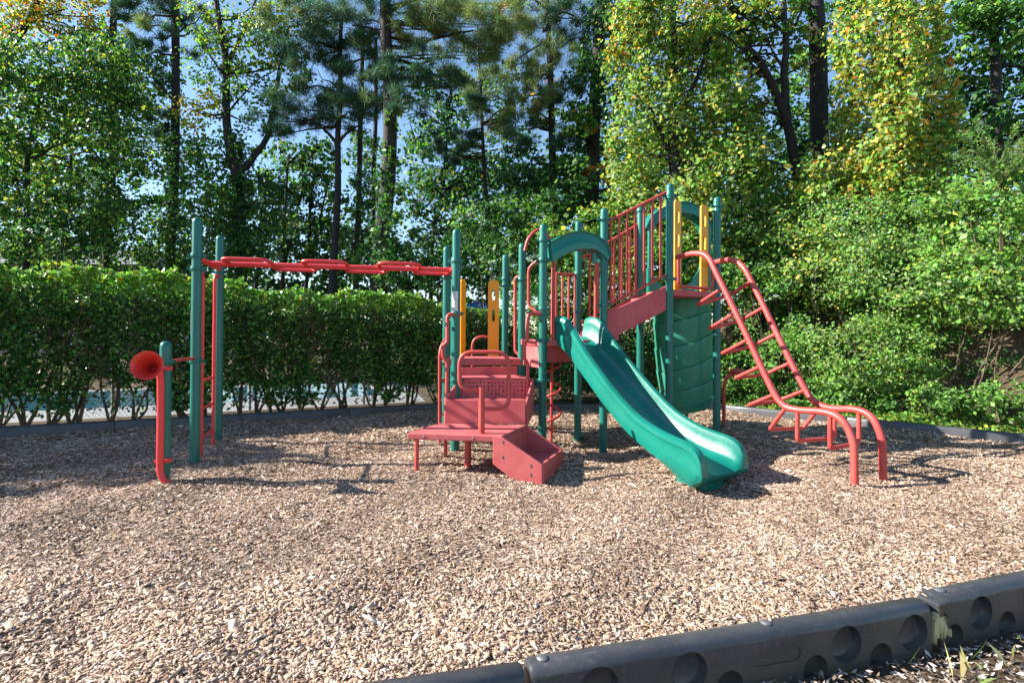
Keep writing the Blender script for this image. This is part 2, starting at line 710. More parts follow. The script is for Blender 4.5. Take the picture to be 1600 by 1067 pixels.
g = MB().poly([(-900, -300, -0.45), (900, -300, -0.45), (900, 1500, -0.45), (-900, 1500, -0.45)]).build('ground', M['soil'])
tag(g, kind='structure')
mu = sheet('mulch', np.arange(-14, 12, 0.08), np.arange(0.6, 12.2, 0.08), gh, M['mulch'])
tag(mu, kind='structure')


def flat(name, pts, z, mat, th=0.5):
    o = MB().prism([(p[0], p[1], z) for p in pts], (0, 0, -th)).build(name, mat)
    tag(o, kind='structure')
    return o


hdir = (v2(BACK_L1) - v2(BACK_L0)); hdir /= np.linalg.norm(hdir)
hn = np.array([-hdir[1], hdir[0]])                      # away from the camera
eL0, eL1 = v2(BACK_L0) - hdir * 14 + hn * 0.06, v2(BACK_L1) + hn * 0.06
hedge_bed = flat('hedge_bed', [eL0, eL1, eL1 + hn * 0.95, eL0 + hn * 0.95], 0.06, M['soil'])
deck_l = flat('pool_deck', [eL0 + hn * 0.95, eL1 + hn * 0.95, eL1 + hn * 6.6 + hdir * 1, eL0 + hn * 6.6], 0.05, M['concrete'])
pw0 = v2(BACK_L0) + hn * 2.6 - hdir * 8
pw1 = v2(BACK_L0) + hdir * 8.6 + hn * 2.6
pool = flat('pool_water', [pw0, pw1, pw1 + hn * 3.4, pw0 + hn * 3.4], 0.055, M['water'], 0.003)
forest = flat('forest_floor', [eL0 + hn * 6.6, eL1 + hn * 6.6 + hdir * 1, eL1 + hn * 0.95 + hdir * 0.01, eL1 + hdir * 0.01, v2(BACK_R0) + np.array([0.03, 0.05]),
                               v2(BACK_R1) + np.array([0.05, 0.03]), np.array([60.0, 5.0]), np.array([60., 80.]), np.array([-60., 80.])], 0.045, M['soil'])
nn = np.array([NDIR[1], -NDIR[0]])
off = nn * 0.13
front = flat('front_ground', [nearL + off, v2(NEAR[1]) + off, v2(NEAR[2]) + off, nearR + off, nearR + np.array([0, -8.]), nearL + np.array([0, -8.])], 0.075, M['soil'])

# ------------------------------------------------------------------ wood chips
CHIP = np.array([(0.51, 0.375, 0.283), (0.42, 0.293, 0.207), (0.64, 0.515, 0.42), (0.32, 0.207, 0.138), (0.17, 0.105, 0.068), (0.48, 0.325, 0.198)])
CW = np.array([0.28, 0.26, 0.16, 0.15, 0.08, 0.07])


def chips(n, y0, y1, size, thick, on_border=False):
    y = y0 + (y1 - y0) * rng.random(n)
    x = (rng.random(n) * 2 - 1) * (y * 0.97 + 0.35)
    p = np.stack([x, y], 1)
    if on_border:                       # strays kicked up onto the near timbers
        q0, q1 = v2(NEAR[1]), v2(NEAR[2])
        tq_ = rng.random(n) * 1.25
        p = q0 + (q1 - q0) * tq_[:, None] + nn * (0.005 + 0.06 * rng.random((n, 1)) ** 1.5)
        z = np.full(n, 0.300) + 0.003 * rng.random(n)
    else:
        p = p[inside(p)]
        n = len(p)
        z = gh(p[:, 0], p[:, 1]) + rng.random(n) ** 1.5 * size * 0.55
    c = np.concatenate([p, z[:, None]], 1)
    yaw = rng.random(n) * 2 * PI
    pit, rol = rng.normal(0, 0.26, n), rng.normal(0, 0.38, n)
    if on_border:
        pit, rol = pit * 0.2, rol * 0.2
    a = np.stack([np.cos(yaw) * np.cos(pit), np.sin(yaw) * np.cos(pit), np.sin(pit)], 1)
    up = np.stack([np.zeros(n), np.zeros(n), np.ones(n)], 1)
    s = unit(np.cross(up, a))
    nn_ = np.cross(a, s)
    s, nn_ = s * np.cos(rol)[:, None] + nn_ * np.sin(rol)[:, None], nn_ * np.cos(rol)[:, None] - s * np.sin(rol)[:, None]
    L = size * np.exp(rng.normal(0, 0.38, n))[:, None]
    Wd = L * (0.16 + 0.30 * rng.random((n, 1)))
    T = np.minimum(Wd * (0.12 + 0.18 * rng.random((n, 1))), 0.005)
    t = np.clip(CHIP[rng.choice(len(CHIP), n, p=CW / CW.sum())] * np.exp(rng.normal(0, 0.16, (n, 1))), 0, 0.85)
    pt = 0.93 + 0.13 * np.sin(1.7 * p[:, 0] + 1.1 * p[:, 1]) * np.sin(2.3 * p[:, 1] - 0.9 * p[:, 0] + 1) + 0.08 * np.sin(5.1 * p[:, 0] - 3.3 * p[:, 1])
    t = np.clip(t * pt[:, None], 0, 0.85)
    e1, e2 = rng.random((n, 1)) * 1.1 - 0.1, rng.random((n, 1)) * 0.8 + 0.2
    top = [c + a * L / 2 + s * Wd / 2 * e1, c - a * L / 2 + s * Wd / 2, c - a * L / 2 - s * Wd / 2 * e2, c + a * L / 2 - s * Wd / 2]
    if thick:
        co = np.stack([q + nn_ * T / 2 for q in top] + [q - nn_ * T / 2 for q in top], 1)
        fq = np.array([0, 1, 2, 3, 0, 4, 5, 1, 1, 5, 6, 2, 2, 6, 7, 3, 3, 7, 4, 0])
        idx = (np.arange(n)[:, None] * 8 + fq[None]).ravel()
        return co.reshape(-1, 3), idx, np.repeat(t, 8, 0)
    co = np.stack(top, 1)
    return co.reshape(-1, 3), np.arange(n * 4), np.repeat(t, 4, 0)


CO, IX, TT = [], [], []
base = 0
for args in ((175000, 1.7, 3.4, 0.026, True), (240000, 3.4, 5.2, 0.024, False), (230000, 5.2, 7.4, 0.027, False), (190000, 7.4, 11.6, 0.035, False), (46, 0, 1, 0.026, True, True)):
    co, ix, tt = chips(*args)
    CO.append(co); IX.append(ix + base); TT.append(tt)
    base += len(co)
wc = np_mesh('wood_chips', np.concatenate(CO), 4, np.concatenate(IX), np.concatenate(TT), M['chips'])
tag(wc, 'pale wood chips covering the play area', 'wood chips', kind='stuff')

# ------------------------------------------------------------------ play structure
PR = 0.054
PS = thing('play_structure', 'red and green climbing structure with slides, steps and overhead bar on wood chips', 'play structure', (0.8, 7.5, 0))


def plan(u, Y, v=560):
    p = P(u, v, Y)
    return (p.x, p.y)


POSTS = {}


def post(key, u, Y, vtop, collars=(), r=PR, bolt=True):
    x, y = plan(u, Y)
    zt = zat(x, y, vtop)
    m = MB()
    m.lathe((x, y, 0), (0, 0, 1), [(r, -0.4), (r, zt - r * 1.1), (r * 0.97, zt - r * 0.75), (r * 0.82, zt - r * 0.35), (r * 0.5, zt - r * 0.08), (0.001, zt)], 22)
    o = m.build('post', M['post'], PS, True)
    POSTS[key] = (x, y, zt, o)
    for vc in collars:
        collar(key, zat(x, y, vc), r)
    return o


def collar(key, z, r=PR, ang=None):
    x, y, zt, o = POSTS[key]
    m = MB()
    R = r + 0.012
    m.lathe((x, y, z), (0, 0, 1), [(r - 0.002, -0.022), (R, -0.022), (R + 0.003, -0.012), (R + 0.003, 0.012), (R, 0.022), (r - 0.002, 0.022)], 22)
    a = rng.random() * 0.6 - 0.3 if ang is None else ang
    for sgn in (0, PI):
        for k in (-0.018, 0.018):
            c = Vector((x + math.cos(a + sgn) * (R + 0.014), y + math.sin(a + sgn) * (R + 0.014), z))
            m.box(c + Vector((-math.sin(a) * k, math.cos(a) * k, 0)), (0.036, 0.012, 0.036), a)
        m.tube([c + Vector((-math.sin(a) * 0.04, math.cos(a) * 0.04, 0)), c - Vector((-math.sin(a) * 0.04, math.cos(a) * 0.04, 0))], 0.008, 8)
    return m.build('collar', M['post'], o, True)


def pipe(name, pts, r, mat='rail', parent=PS, fr=0.08, seg=12, label=None):
    o = MB().tube(fillet(pts, fr), r, seg).build(name, M[mat], parent, True)
    if label:
        o['label'] = label
    return o


post('A', 259, 5.47, 533, (566,))
post('B1', 306, 6.22, 340, (400, 420, 564))
post('B2', 342, 7.4, 368, (425,))
post('C1', 712, 6.9, 358, (408, 490, 594))
post('C2', 697, 7.8, 385, (434, 566, 593))
post('D', 848, 7.1, 350, (376, 407, 483, 491, 531, 594))
post('E', 815, 7.95, 380, (437, 563))
post('F', 789, 8.8, 398, (436, 446))
post('F2', 709, 8.65, 400, ())
post('G', 943, 7.4, 325, (343, 477))
post('I', 903, 8.27, 345, (428, 487))
post('J', 1046, 7.6, 287, (306, 436))
post('K', 1120, 8.02, 308, (322,))
post('L', 1000, 8.45, 320, (330, 450))
post('M', 1060, 8.95, 330, ())
for k in ('J', 'K'):
    x, y, zt, o = POSTS[k]
    MB().lathe((x, y, zt - 0.22), (0, 0, 1), [(PR - .001, 0), (PR + 0.012, 0.0), (PR + 0.012, 0.03), (PR + 0.004, 0.05), (PR + 0.001, 0.13)], 22).build('cap', M['post'], o, True)


def ppos(k, z):
    return Vector((POSTS[k][0], POSTS[k][1], z))


def sticker(key, v0, v1, a0, a1, rows):
    x, y, zt, o = POSTS[key]
    z0, z1 = zat(x, y, v1), zat(x, y, v0)
    R = PR + 0.0015
    n = 8
    arc = lambda z, R_, b0=a0, b1=a1: [Vector((x + math.cos(b0 + (b1 - b0) * k / n) * R_, y + math.sin(b0 + (b1 - b0) * k / n) * R_, z)) for k in range(n + 1)]
    s = MB().grid([arc(z0, R), arc(z1, R)]).build('warning_label', M['white'], o, True)
    m = MB()
    for i in range(rows):
        zc = z1 - (z1 - z0) * (i + 0.7) / (rows + 0.6)
        e = 0.06 + 0.3 * rng.random()
        m.grid([arc(zc - 0.004, R + 0.001, a0 + 0.1, a1 - e), arc(zc + 0.004, R + 0.001, a0 + 0.1, a1 - e)])
    m.build('print', M['print'], s, True)


sticker('C1', 456, 489, -PI * 0.85, -PI * 0.35, 11)
sticker('B1', 484, 522, -PI * 1.05, -PI * 0.78, 3)

# overhead bar: crossbars between the post pairs, a middle beam and loops to either side
zB = zat(*POSTS['B1'][:2], 408)
zC = zat(*POSTS['C1'][:2], 410)
zO = (zB + zC) / 2
ol, orr = (ppos('B1', zO) + ppos('B2', zO)) / 2, (ppos('C1', zO) + ppos('C2', zO)) / 2
ob = MB().tube([ol, orr], 0.034, 12).build('overhead_beam', M['beam'], PS, True)
ob['label'] = 'bright red overhead beam with loops to either side'
for a, b in (('B1', 'B2'), ('C1', 'C2')):
    MB().tube([ppos(a, zO), ppos(b, zO)], 0.032, 12).build('crossbar', M['beam'], ob, True)
od = (orr - ol).normalized()
oside = Vector((od.y, -od.x, 0))
Ltot = (orr - ol).length
for i in range(6):
    a = ol + od * (Ltot * (0.085 + i * 0.151))
    b = a + od * (Ltot * 0.17)
    sg = 1 if i % 2 == 0 else -1
    e = oside * (0.40 * sg) + Vector((0, 0, 0.018 if sg > 0 else -0.012))
    MB().tube(fillet([a, a + e, b + e, b], 0.10), 0.023, 10).build('grip_loop', M['beam'], ob, True)

# side ladder between the first posts
s0, s1 = ppos('B1', 0), ppos('B2', 0)
sdv = (s1 - s0).normalized()
la, lb = s0 + sdv * 0.30, s1 - sdv * 0.30
zt1, zt2 = zat(s0.x, s0.y, 424), zat(s1.x, s1.y, 433)
rl = pipe('side_ladder', [la + Vector((0, 0, -0.3)), la + Vector((0, 0, zt1)), s0 + Vector((0, 0, zt1))], 0.021, 'beam')
MB().tube(fillet([lb + Vector((0, 0, -0.3)), lb + Vector((0, 0, zt2)), s1 + Vector((0, 0, zt2))], 0.1), 0.021, 12).build('upright', M['beam'], rl, True)
for vv in (592, 634, 678):
    z = zat(*((la + lb) / 2)[:2], vv)
    MB().tube([la + Vector((0, 0, z)), lb + Vector((0, 0, z))], 0.016, 10).build('rung', M['beam'], rl, True)

# talk tube on the short post
ya = POSTS['A'][1]
xa = POSTS['A'][0]
tb = [P(250, 580, ya - 0.12), P(251, 600, ya - 0.10), P(251, 650, ya - 0.1), P(250, 722, ya - 0.1), P(251, 738, ya - 0.1), P(256, 750, ya - 0.1), P(266, 758, ya - 0.1)]
tt_ = MB().tube(spline(tb, 8), 0.033, 14).build('talk_tube', M['beam'], PS, True)
tt_['label'] = 'bright red talk tube with a trumpet mouth'
hc = P(230, 571, ya - 0.40)
hb = P(244, 578, ya - 0.13)
ax = (hc - hb)
hl = ax.length
MB().lathe(hb, ax, [(0.033, -0.02), (0.035, hl * 0.2), (0.045, hl * 0.45), (0.07, hl * 0.7), (0.105, hl * 0.9), (0.130, hl * 1.0), (0.136, hl * 1.02), (0.134, hl * 1.035), (0.127, hl * 1.02),
                    (0.10, hl * 0.92), (0.066, hl * 0.72), (0.04, hl * 0.48), (0.028, hl * 0.2), (0.001, hl * 0.15)], 32).build('horn', M['horn'], tt_, True)
for vv in (575, 718):
    z = zat(xa, ya, vv)
    m = MB()
    m.lathe((xa, ya, z), (0, 0, 1), [(PR, -0.022), (PR + 0.008, -0.022), (PR + 0.008, 0.022), (PR, 0.022)], 20)
    q = P(251, vv, ya - 0.1)
    m.tube([Vector((xa + 0.075, ya - 0.04, z)), Vector((q.x - 0.06, q.y - 0.01, z))], 0.018, 8)
    m.build('bracket', M['beam'], tt_, True)
z = zat(xa, ya, 565)
MB().tube([ppos('A', z), ppos('B1', z)], 0.018, 10).build('tie_bar', M['rail'], PS, True)

# ------- transfer platform and its step box
PZ = 0.42
pf = [G(636, 676, PZ), G(784, 681, PZ), G(823, 663.5, PZ), G(685, 661, PZ)]
plat = MB().prism(pf, (0, 0, -0.07)).build('transfer_platform', M['deck'], PS, False, 0.012)
for (u, vt, vb, r) in ((651, 690, 736, 0.024), (696, 690, 717, 0.022), (731, 692, 729, 0.036)):
    p = G(u, vb, -0.0)
    MB().tube([(p.x, p.y, -0.2), (p.x, p.y, PZ - 0.06)], r, 12).build('leg', M['rail'], plat, True)
for (u, v) in ((663, 682), (740, 686)):
    p = G(u, v + 0.5, PZ - 0.035)
    p = pf[0].lerp(pf[1], (u - 636) / 148.0) - Vector((0, 0, 0.035))
    MB().lathe(p + Vector((0, 0.004, 0)), (0.1, -1, 0), [(0.013, 0), (0.013, 0.006), (0.008, 0.01), (0.001, 0.01)], 10).build('bolt', M['steel'], plat, True)
n1 = G(784, 682, PZ - 0.004)
n2 = G(847.5, 725.7, 0.15)
f1 = G(823, 664, PZ - 0.004)
f2 = G(884, 701, 0.15)
acr = (f1 - n1)
acr = Vector((acr.x, acr.y, 0))
fw = Vector((n2.x - n1.x, n2.y - n1.y, 0))
wid = acr.length
acr.normalize()
fdir = fw.normalized()
Lb = fw.length
m = MB()
n0 = n1 - fdir * 0.10
zz = lambda p, z: Vector((p.x, p.y, z))
e1 = zz(n1, 0) + fdir * Lb
sideP = [zz(n0, PZ - 0.006), zz(n1, PZ - 0.006), zz(e1, 0.15), zz(e1, -0.14), zz(e1 - fdir * 0.16, -0.14), zz(n0, 0.12)]
sb = MB().prism(sideP, acr * 0.03)
sb.prism([p + acr * (wid - 0.03) for p in sideP], acr * 0.03)
sb.prism([zz(e1 - fdir * 0.0, 0.15) + acr * 0.032, zz(e1, -0.14) + acr * 0.032, zz(e1, -0.14) + acr * (wid - 0.032), zz(e1, 0.15) + acr * (wid - 0.032)], -fdir * 0.075)
stepbox = sb.build('step_box', M['deck'], PS, False, 0.008)
MB().prism([zz(n1 + fdir * 0.03, 0.11) + acr * 0.032, zz(e1 - fdir * 0.077, 0.11) + acr * 0.032, zz(e1 - fdir * 0.077, 0.11) + acr * (wid - 0.032), zz(n1 + fdir * 0.03, 0.11) + acr * (wid - 0.032)], (0, 0, -0.03)).build('tread', M['deck'], stepbox)
MB().prism([zz(n1 + fdir * 0.0, PZ - 0.03) + acr * 0.032, zz(n1 + fdir * 0.0, 0.08) + acr * 0.032, zz(n1, 0.08) + acr * (wid - 0.032), zz(n1, PZ - 0.03) + acr * (wid - 0.032)], fdir * 0.02).build('riser', M['deck'], stepbox)
for (a, z) in ((0.06, 0.36), (0.06, 0.20), (Lb * 0.83, 0.13), (Lb * 0.83, 0.035)):
    MB().box(zz(n1, z) + fdir * (a - 0.05) - acr * 0.001, (0.012, 0.006, 0.03), math.atan2(fdir.y, fdir.x)).build('bolt_slot', M['print'], stepbox)

# safety loop on the platform
sp = G(752.5, 677, PZ)
yl = sp.y
loop_post = MB().tube([sp, P(752.5, 605, yl)], 0.034, 14).build('loop_post', M['rail'], PS, True)
q = lambda u, v: P(u, v, yl)
MB().tube(fillet([q(752, 608), q(718, 608), q(718, 550), q(795, 550), q(795, 639), q(756, 639)], 0.15, 8), 0.023, 12).build('safety_loop', M['rail'], loop_post, True)

# steps up to the first deck
st = MB()


def slab(pts_px, Ys, thick, name, mat, parent, bevel=0.008):
    pts = [P(u, v, y) for (u, v), y in zip(pts_px, Ys)]
    d = (pts[1] - pts[0])
    nrm = Vector((-d.y, d.x, 0)).normalized() * thick
    return MB().prism(pts, nrm).build(name, M[mat], parent, False, bevel)


r1 = slab([(694, 662), (821, 663), (821, 624), (696, 624)], [6.62, 6.52, 6.52, 6.62], 0.03, 'step_unit', 'deck', PS)
A0, A1 = P(696, 624, 6.66), P(821, 624, 6.56)
B0, B1 = P(721, 622, 6.95), P(831, 622, 6.93)
zt_ = A0.z - 0.004
MB().prism([zz(A0, zt_), zz(A1, zt_), zz(B1, zt_), zz(B0, zt_)], (0, 0, -0.02)).build('tread', M['deck'], r1)
# perforated riser
p0, p1 = zz(B0, zt_ - 0.01), zz(B1, zt_ - 0.01)
ztop = P(721, 590, 6.95).z
me = bpy.data.meshes.new('perforated_riser')
me.from_pydata([tuple(p0), tuple(p1), (p1.x, p1.y, ztop), (p0.x, p0.y, ztop)], [], [(0, 1, 2, 3)])
uvl = me.uv_layers.new(name='UVMap')
Wp = (p1 - p0).length
k_ = 21.0
for li, uvv in enumerate([(0, 0), (Wp * k_, 0), (Wp * k_, (ztop - p0.z) * k_), (0, (ztop - p0.z) * k_)]):
    uvl.data[li].uv = uvv
me.materials.append(M['perforated'])
pr_o = bpy.data.objects.new('perforated_riser', me)
COL.objects.link(pr_o)
attach(pr_o, r1)
pr_o['label'] = 'red riser punched with small holes'
pbn = Vector((-(p1 - p0).y, (p1 - p0).x, 0)).normalized()
MB().prism([p + pbn * 0.05 for p in (p0, p1, zz(p1, ztop - 0.03), zz(p0, ztop - 0.03))], pbn * 0.01).build('backing_plate', M['deck'], r1)
# back of the riser a hand's width behind, second tread, upper riser
C0, C1 = P(722, 588, 7.35), P(808, 588, 7.55)
MB().prism([zz(B0, ztop), zz(B1, ztop), zz(C1, ztop), zz(C0, ztop)], (0, 0, -0.025)).build('tread', M['deck'], r1, False, 0.006)
zdk = P(716, 560, 7.75).z
MB().prism([zz(C0, ztop - 0.02), zz(C1, ztop - 0.02), zz(C1, zdk - 0.10), zz(C0, zdk - 0.10)], (-0.01, 0.03, 0)).build('riser', M['deck'], r1)
# slanted cheeks
for (a, b) in ((A0, B0), (A1, B1)):
    pts = [zz(a, zt_ - 0.30), zz(a, zt_ + 0.005), zz(b, ztop + 0.004), zz(b, zt_ - 0.2)]
    dd = (Vector((b.x - a.x, b.y - a.y, 0))).normalized()
    MB().prism(pts, Vector((dd.y, -dd.x, 0)) * (0.025 if a is A1 else -0.025)).build('cheek_panel', M['deck'], r1, False, 0.006)

# first deck
d1 = [ppos('C2', zdk) + Vector((-0.02, 0.0, 0)), ppos('E', zdk), ppos('F', zdk), ppos('F2', zdk)]
C0d, C1d = ppos('C2', zdk) + Vector((0.0, -0.06, 0)), ppos('E', zdk) + Vector((0, -0.06, 0))
deck1 = MB().prism([C0d, C1d, ppos('F', zdk), ppos('F2', zdk)], (0, 0, -0.10)).build('lower_deck', M['deck'], PS, False, 0.01)
for t in (0.22, 0.84):
    c = C0d.lerp(C1d, t) + Vector((0, -0.002, -0.045))
    MB().lathe(c, (0.2, -1, 0), [(0.024, 0), (0.024, 0.008), (0.014, 0.016), (0.001, 0.017)], 12).build('bolt', M['steel'], deck1, True)


def guard_panel(c, dirv, wdt, z0, z1, parent=PS):
    """yellow board with rounded top and two hand slots"""
    bm = bmesh.new()
    dv = Vector(dirv).normalized()
    nv = Vector((-dv.y, dv.x, 0))
    h = z1 - z0
    hw = wdt / 2
    rc = min(0.055, hw * 0.7)
    outl = [(-hw, 0), (hw, 0), (hw, h - rc)]
    outl += [(hw - rc + rc * math.cos(a), h - rc + rc * math.sin(a)) for a in np.linspace(0.2, PI / 2, 6)]
    outl += [(-hw + rc - rc * math.sin(a), h - rc + rc * math.cos(a)) for a in np.linspace(0.0, PI / 2 - 0.2, 6)]
    outl += [(-hw, h - rc)]
    sw = 0.024

    def slot(zc, hh):
        return [(sw * math.cos(a), zc + (hh if math.sin(a) >= 0 else -hh) + sw * math.sin(a)) for a in np.linspace(0, 2 * PI, 17)[:-1]]

    loops = [outl, slot(h - 0.23, 0.065), slot(h - 0.56, 0.075)]
    es = []
    for lp in loops:
        vs = [bm.verts.new(Vector(c) + dv * a + Vector((0, 0, z0 + b))) for a, b in lp]
        es += [bm.edges.new((vs[i], vs[(i + 1) % len(vs)])) for i in range(len(vs))]
    bmesh.ops.triangle_fill(bm, use_beauty=True, use_dissolve=False, edges=es)
    # keep only the board, not the slots
    for f in list(bm.faces):
        cc = f.calc_center_median() - Vector(c)
        a, b = cc.dot(dv), cc.z - z0 + Vector(c).z
        if abs(a) < sw * 0.98 and (abs(b - (h - 0.23)) < 0.065 or abs(b - (h - 0.56)) < 0.075):
            bm.faces.remove(f)
    r = bmesh.ops.extrude_face_region(bm, geom=list(bm.faces))
    bmesh.ops.translate(bm, vec=nv * 0.024, verts=[e for e in r['geom'] if isinstance(e, bmesh.types.BMVert)])
    bmesh.ops.recalc_face_normals(bm, faces=bm.faces)
    me = bpy.data.meshes.new('guard_panel')
    bm.to_mesh(me)
    bm.free()
    me.materials.append(M['yellow'])
    o = bpy.data.objects.new('guard_panel', me)
    COL.objects.link(o)
    attach(o, parent)
    o['label'] = 'yellow guard panel with two hand slots'
    return o


cF = P(771, 500, 8.72)
zp0, zp1 = zdk, P(771, 438, 8.72).z
guard_panel((cF.x, cF.y, 0), (1, 0.05, 0), 0.175, zp0, zp1)
cF = P(724, 500, 8.6)
guard_panel((cF.x, cF.y, 0), (0.35, 1.0, 0), 0.175, zp0, zp1)
yy = 8.95
pipe('hand_loop', [P(738, 600, yy), P(738, 526, yy), P(772, 526, yy), P(774, 600, yy)], 0.022, fr=0.2)

# rails beside the steps
ys = 6.88
o = pipe('step_rail', [P(720, 491, ys), P(699, 491, ys - 0.05), P(699, 535, ys - 0.1), P(692, 540, ys - 0.1), P(692, 558, ys - 0.1), P(699, 567, ys - 0.1), P(697, 657, ys - 0.15)], 0.024, fr=0.06)
o = pipe('step_rail', [P(845, 490, 7.05), P(825, 490, 6.98), P(824, 530, 6.95), P(819, 540, 6.95), P(819, 560, 6.95), P(825, 568, 6.95), P(823, 662, 6.9)], 0.024, fr=0.06)
o = pipe('climbing_pole', [P(687, 700, 7.55), P(687, 552, 7.55), P(691, 537, 7.6), P(697, 530, 7.7)], 0.022, fr=0.1)
for vv in (593, 647):
    MB().tube([P(687, vv, 7.55), P(697, vv, 7.75)], 0.016, 8).build('peg', M['rail'], o, True)
pipe('hand_loop', [P(843, 405, 7.12), P(826, 418, 7.2), P(826, 480, 7.2), P(843, 488, 7.12)], 0.020, fr=0.08)
pipe('hand_loop', [P(815, 433, 7.95), P(805, 433, 8.0), P(805, 550, 8.0), P(815, 556, 7.95)], 0.024, fr=0.08)

# ------- second deck (slide deck)
zd2 = zat(*POSTS['D'][:2], 531)
d2 = [ppos(k, zd2) for k in ('D', 'G', 'I', 'E')]
cen = sum(d2, Vector()) / 4
d2 = [cen + (p - cen) * 1.06 for p in d2]
deck2 = MB().prism(d2, (0, 0, -0.08)).build('slide_deck', M['deck'], PS, False, 0.01)
a_, b_ = ppos('D', zd2 - 0.075), ppos('G', zd2 - 0.075)
nv = Vector((-(b_ - a_).y, (b_ - a_).x, 0)).normalized()
MB().prism([a_ + nv * .1, b_ + nv * .1, b_ + nv * .1 - Vector((0, 0, 0.22)), a_ + nv * .1 - Vector((0, 0, 0.22))], nv * 0.02).build('skirt_panel', M['deck'], deck2)
a_, b_ = ppos('D', zd2 - 0.075), ppos('E', zd2 - 0.075)
MB().prism([a_ + (b_ - a_) * 0.08, b_ - (b_ - a_) * 0.08, b_ - (b_ - a_) * 0.08 - Vector((0, 0, 0.30)), a_ + (b_ - a_) * 0.08 - Vector((0, 0, 0.30))], (0.02, 0, 0)).build('side_panel', M['deck'], deck2)

# spiral climber under the slide deck, its pole rising past the deck to an arch
yc = 7.75
pole = [P(861, 700, yc), P(864, 400, yc), P(862, 378, yc), P(851, 359, yc), P(838, 359, yc), P(825, 372, yc), P(820, 392, yc)]
sc = MB().tube(fillet(pole, 0.12), 0.022, 12).build('spiral_climber', M['rail'], PS, True)
zc0, zc1 = zat(*plan(861, yc), 676), zat(*plan(861, yc), 565)
hx = []
px_, py_ = plan(861, yc)
for i in range(97):
    t = i / 96
    a = 2 * PI * 2.9 * t + 1.0
    hx.append((px_ + 0.14 * math.cos(a), py_ + 0.14 * math.sin(a), zc0 + (zc1 - zc0) * t))
MB().tube(hx, 0.017, 10).build('coil', M['rail'], sc, True)
MB().tube([hx[0], (px_, py_, zc0)], 0.015, 8).tube([hx[-1], (px_, py_, zc1)], 0.015, 8).build('coil_stay', M['rail'], sc, True)

# railing at the back of the slide deck
zr1, zr0 = zat(*POSTS['I'][:2], 429), zd2 + 0.08
ba, bb = ppos('E', 0).lerp(ppos('I', 0), 0.60), ppos('I', 0)
br = MB().tube([zz(ba, zr1), zz(bb, zr1)], 0.017, 10)
br = br.build('back_railing', M['rail'], PS, True)
MB().tube([zz(ba, zr0), zz(bb, zr0)], 0.017, 10).build('bottom_rail', M['rail'], br, True)
for t in (0.0, 0.28, 0.56, 0.84):
    p = ba.lerp(bb, t)
    MB().tube([zz(p, zr0), zz(p, zr1)], 0.016, 10).build('bar', M['rail'], br, True)
# entry poles beside the slide mouth
pa, pb = ppos('D', 0), ppos('G', 0)
for t, vt in ((0.17, 400), (0.86, 412)):
    p = pa.lerp(pb, t)
    MB().tube([zz(p, zd2), zz(p, zat(p.x, p.y, vt))], 0.024, 12).build('entry_pole', M['rail'], PS, True)

# hood arch over the slide mouth


def arch_panel(name, outer, inner, p0, p1, depth, mat, lip=0.02, fwd=0.0):
    o = [PV(u, v, p0, p1) for u, v in outer]
    i = [PV(u, v, p0, p1) for u, v in inner]
    o, i = spline(o, 4), spline(i, 4)
    n = min(len(o), len(i))
    nv = Vector((-(p1[1] - p0[1]), p1[0] - p0[0], 0)).normalized()
    o, i = [q_ - nv * fwd for q_ in o], [q_ - nv * fwd for q_ in i]
    m = MB()
    rows = []
    for a, b in zip(o[:n], i[:n]):
        w = a - b
        f0, f1 = -nv * lip, nv * depth
        # closed section: lipped front edge, web, lipped back edge
        rows.append([b + f0, b + w * 0.35 + f0 * 1.0, b + w * 0.42 + f0 * 0.2, b + w * 0.85 + f0 * 0.2 + nv * 0.01, a + f0, a + nv * 0.03, a + nv * depth * 0.5 - w * 0.12, a + f1 - nv * 0.02, a + f1, b + f1, b + w * 0.3 + nv * depth * 0.5])
    m.grid(rows, True)
    m.poly(rows[0])
    m.poly(rows[-1])
    return m.build(name, M[mat], PS, True)


arch_panel('slide_hood', [(857, 379), (867, 374), (880, 367), (895, 363), (911, 363), (927, 368), (938, 376), (946, 387), (951, 400)],
           [(860, 411), (869, 405), (881, 398), (895, 392), (910, 390), (925, 391), (934, 396), (941, 402), (945, 408)],
           POSTS['D'][:2], POSTS['G'][:2], 0.24, 'hood', fwd=0.065)
pl = pa.lerp(pb, 0.84)
MB().tube([zz(pl, zat(pl.x, pl.y, 412)), zz(pl, zat(pl.x, pl.y, 396))], 0.032, 14).build('hood_foot', M['hood'], PS, True)

# ------- slide
S0 = pa.lerp(pb, 0.50)
S0 = Vector((S0.x, S0.y, zd2))
S1 = G(1141, 738, 0.17)
sv = Vector((S1.x - S0.x, S1.y - S0.y, 0))
SL = sv.length
sv.normalize()
sr = Vector((sv.y * -1, sv.x, 0)) * -1.0     # to the right of the way down as seen from the camera
if sr.x < 0:
    sr = -sr
zprof = [(0.0, 1.0), (0.06, 0.985), (0.14, 0.90), (0.30, 0.66), (0.46, 0.415), (0.58, 0.255), (0.68, 0.158), (0.76, 0.10), (0.84, 0.062), (0.92, 0.035), (1.0, -0.02)]
wprof = [(0.0, 0.30), (0.06, 0.33), (0.13, 0.27), (0.25, 0.215), (0.6, 0.21), (0.75, 0.23), (0.86, 0.24), (0.93, 0.23), (0.965, 0.18), (0.988, 0.09), (1.0, 0.012)]


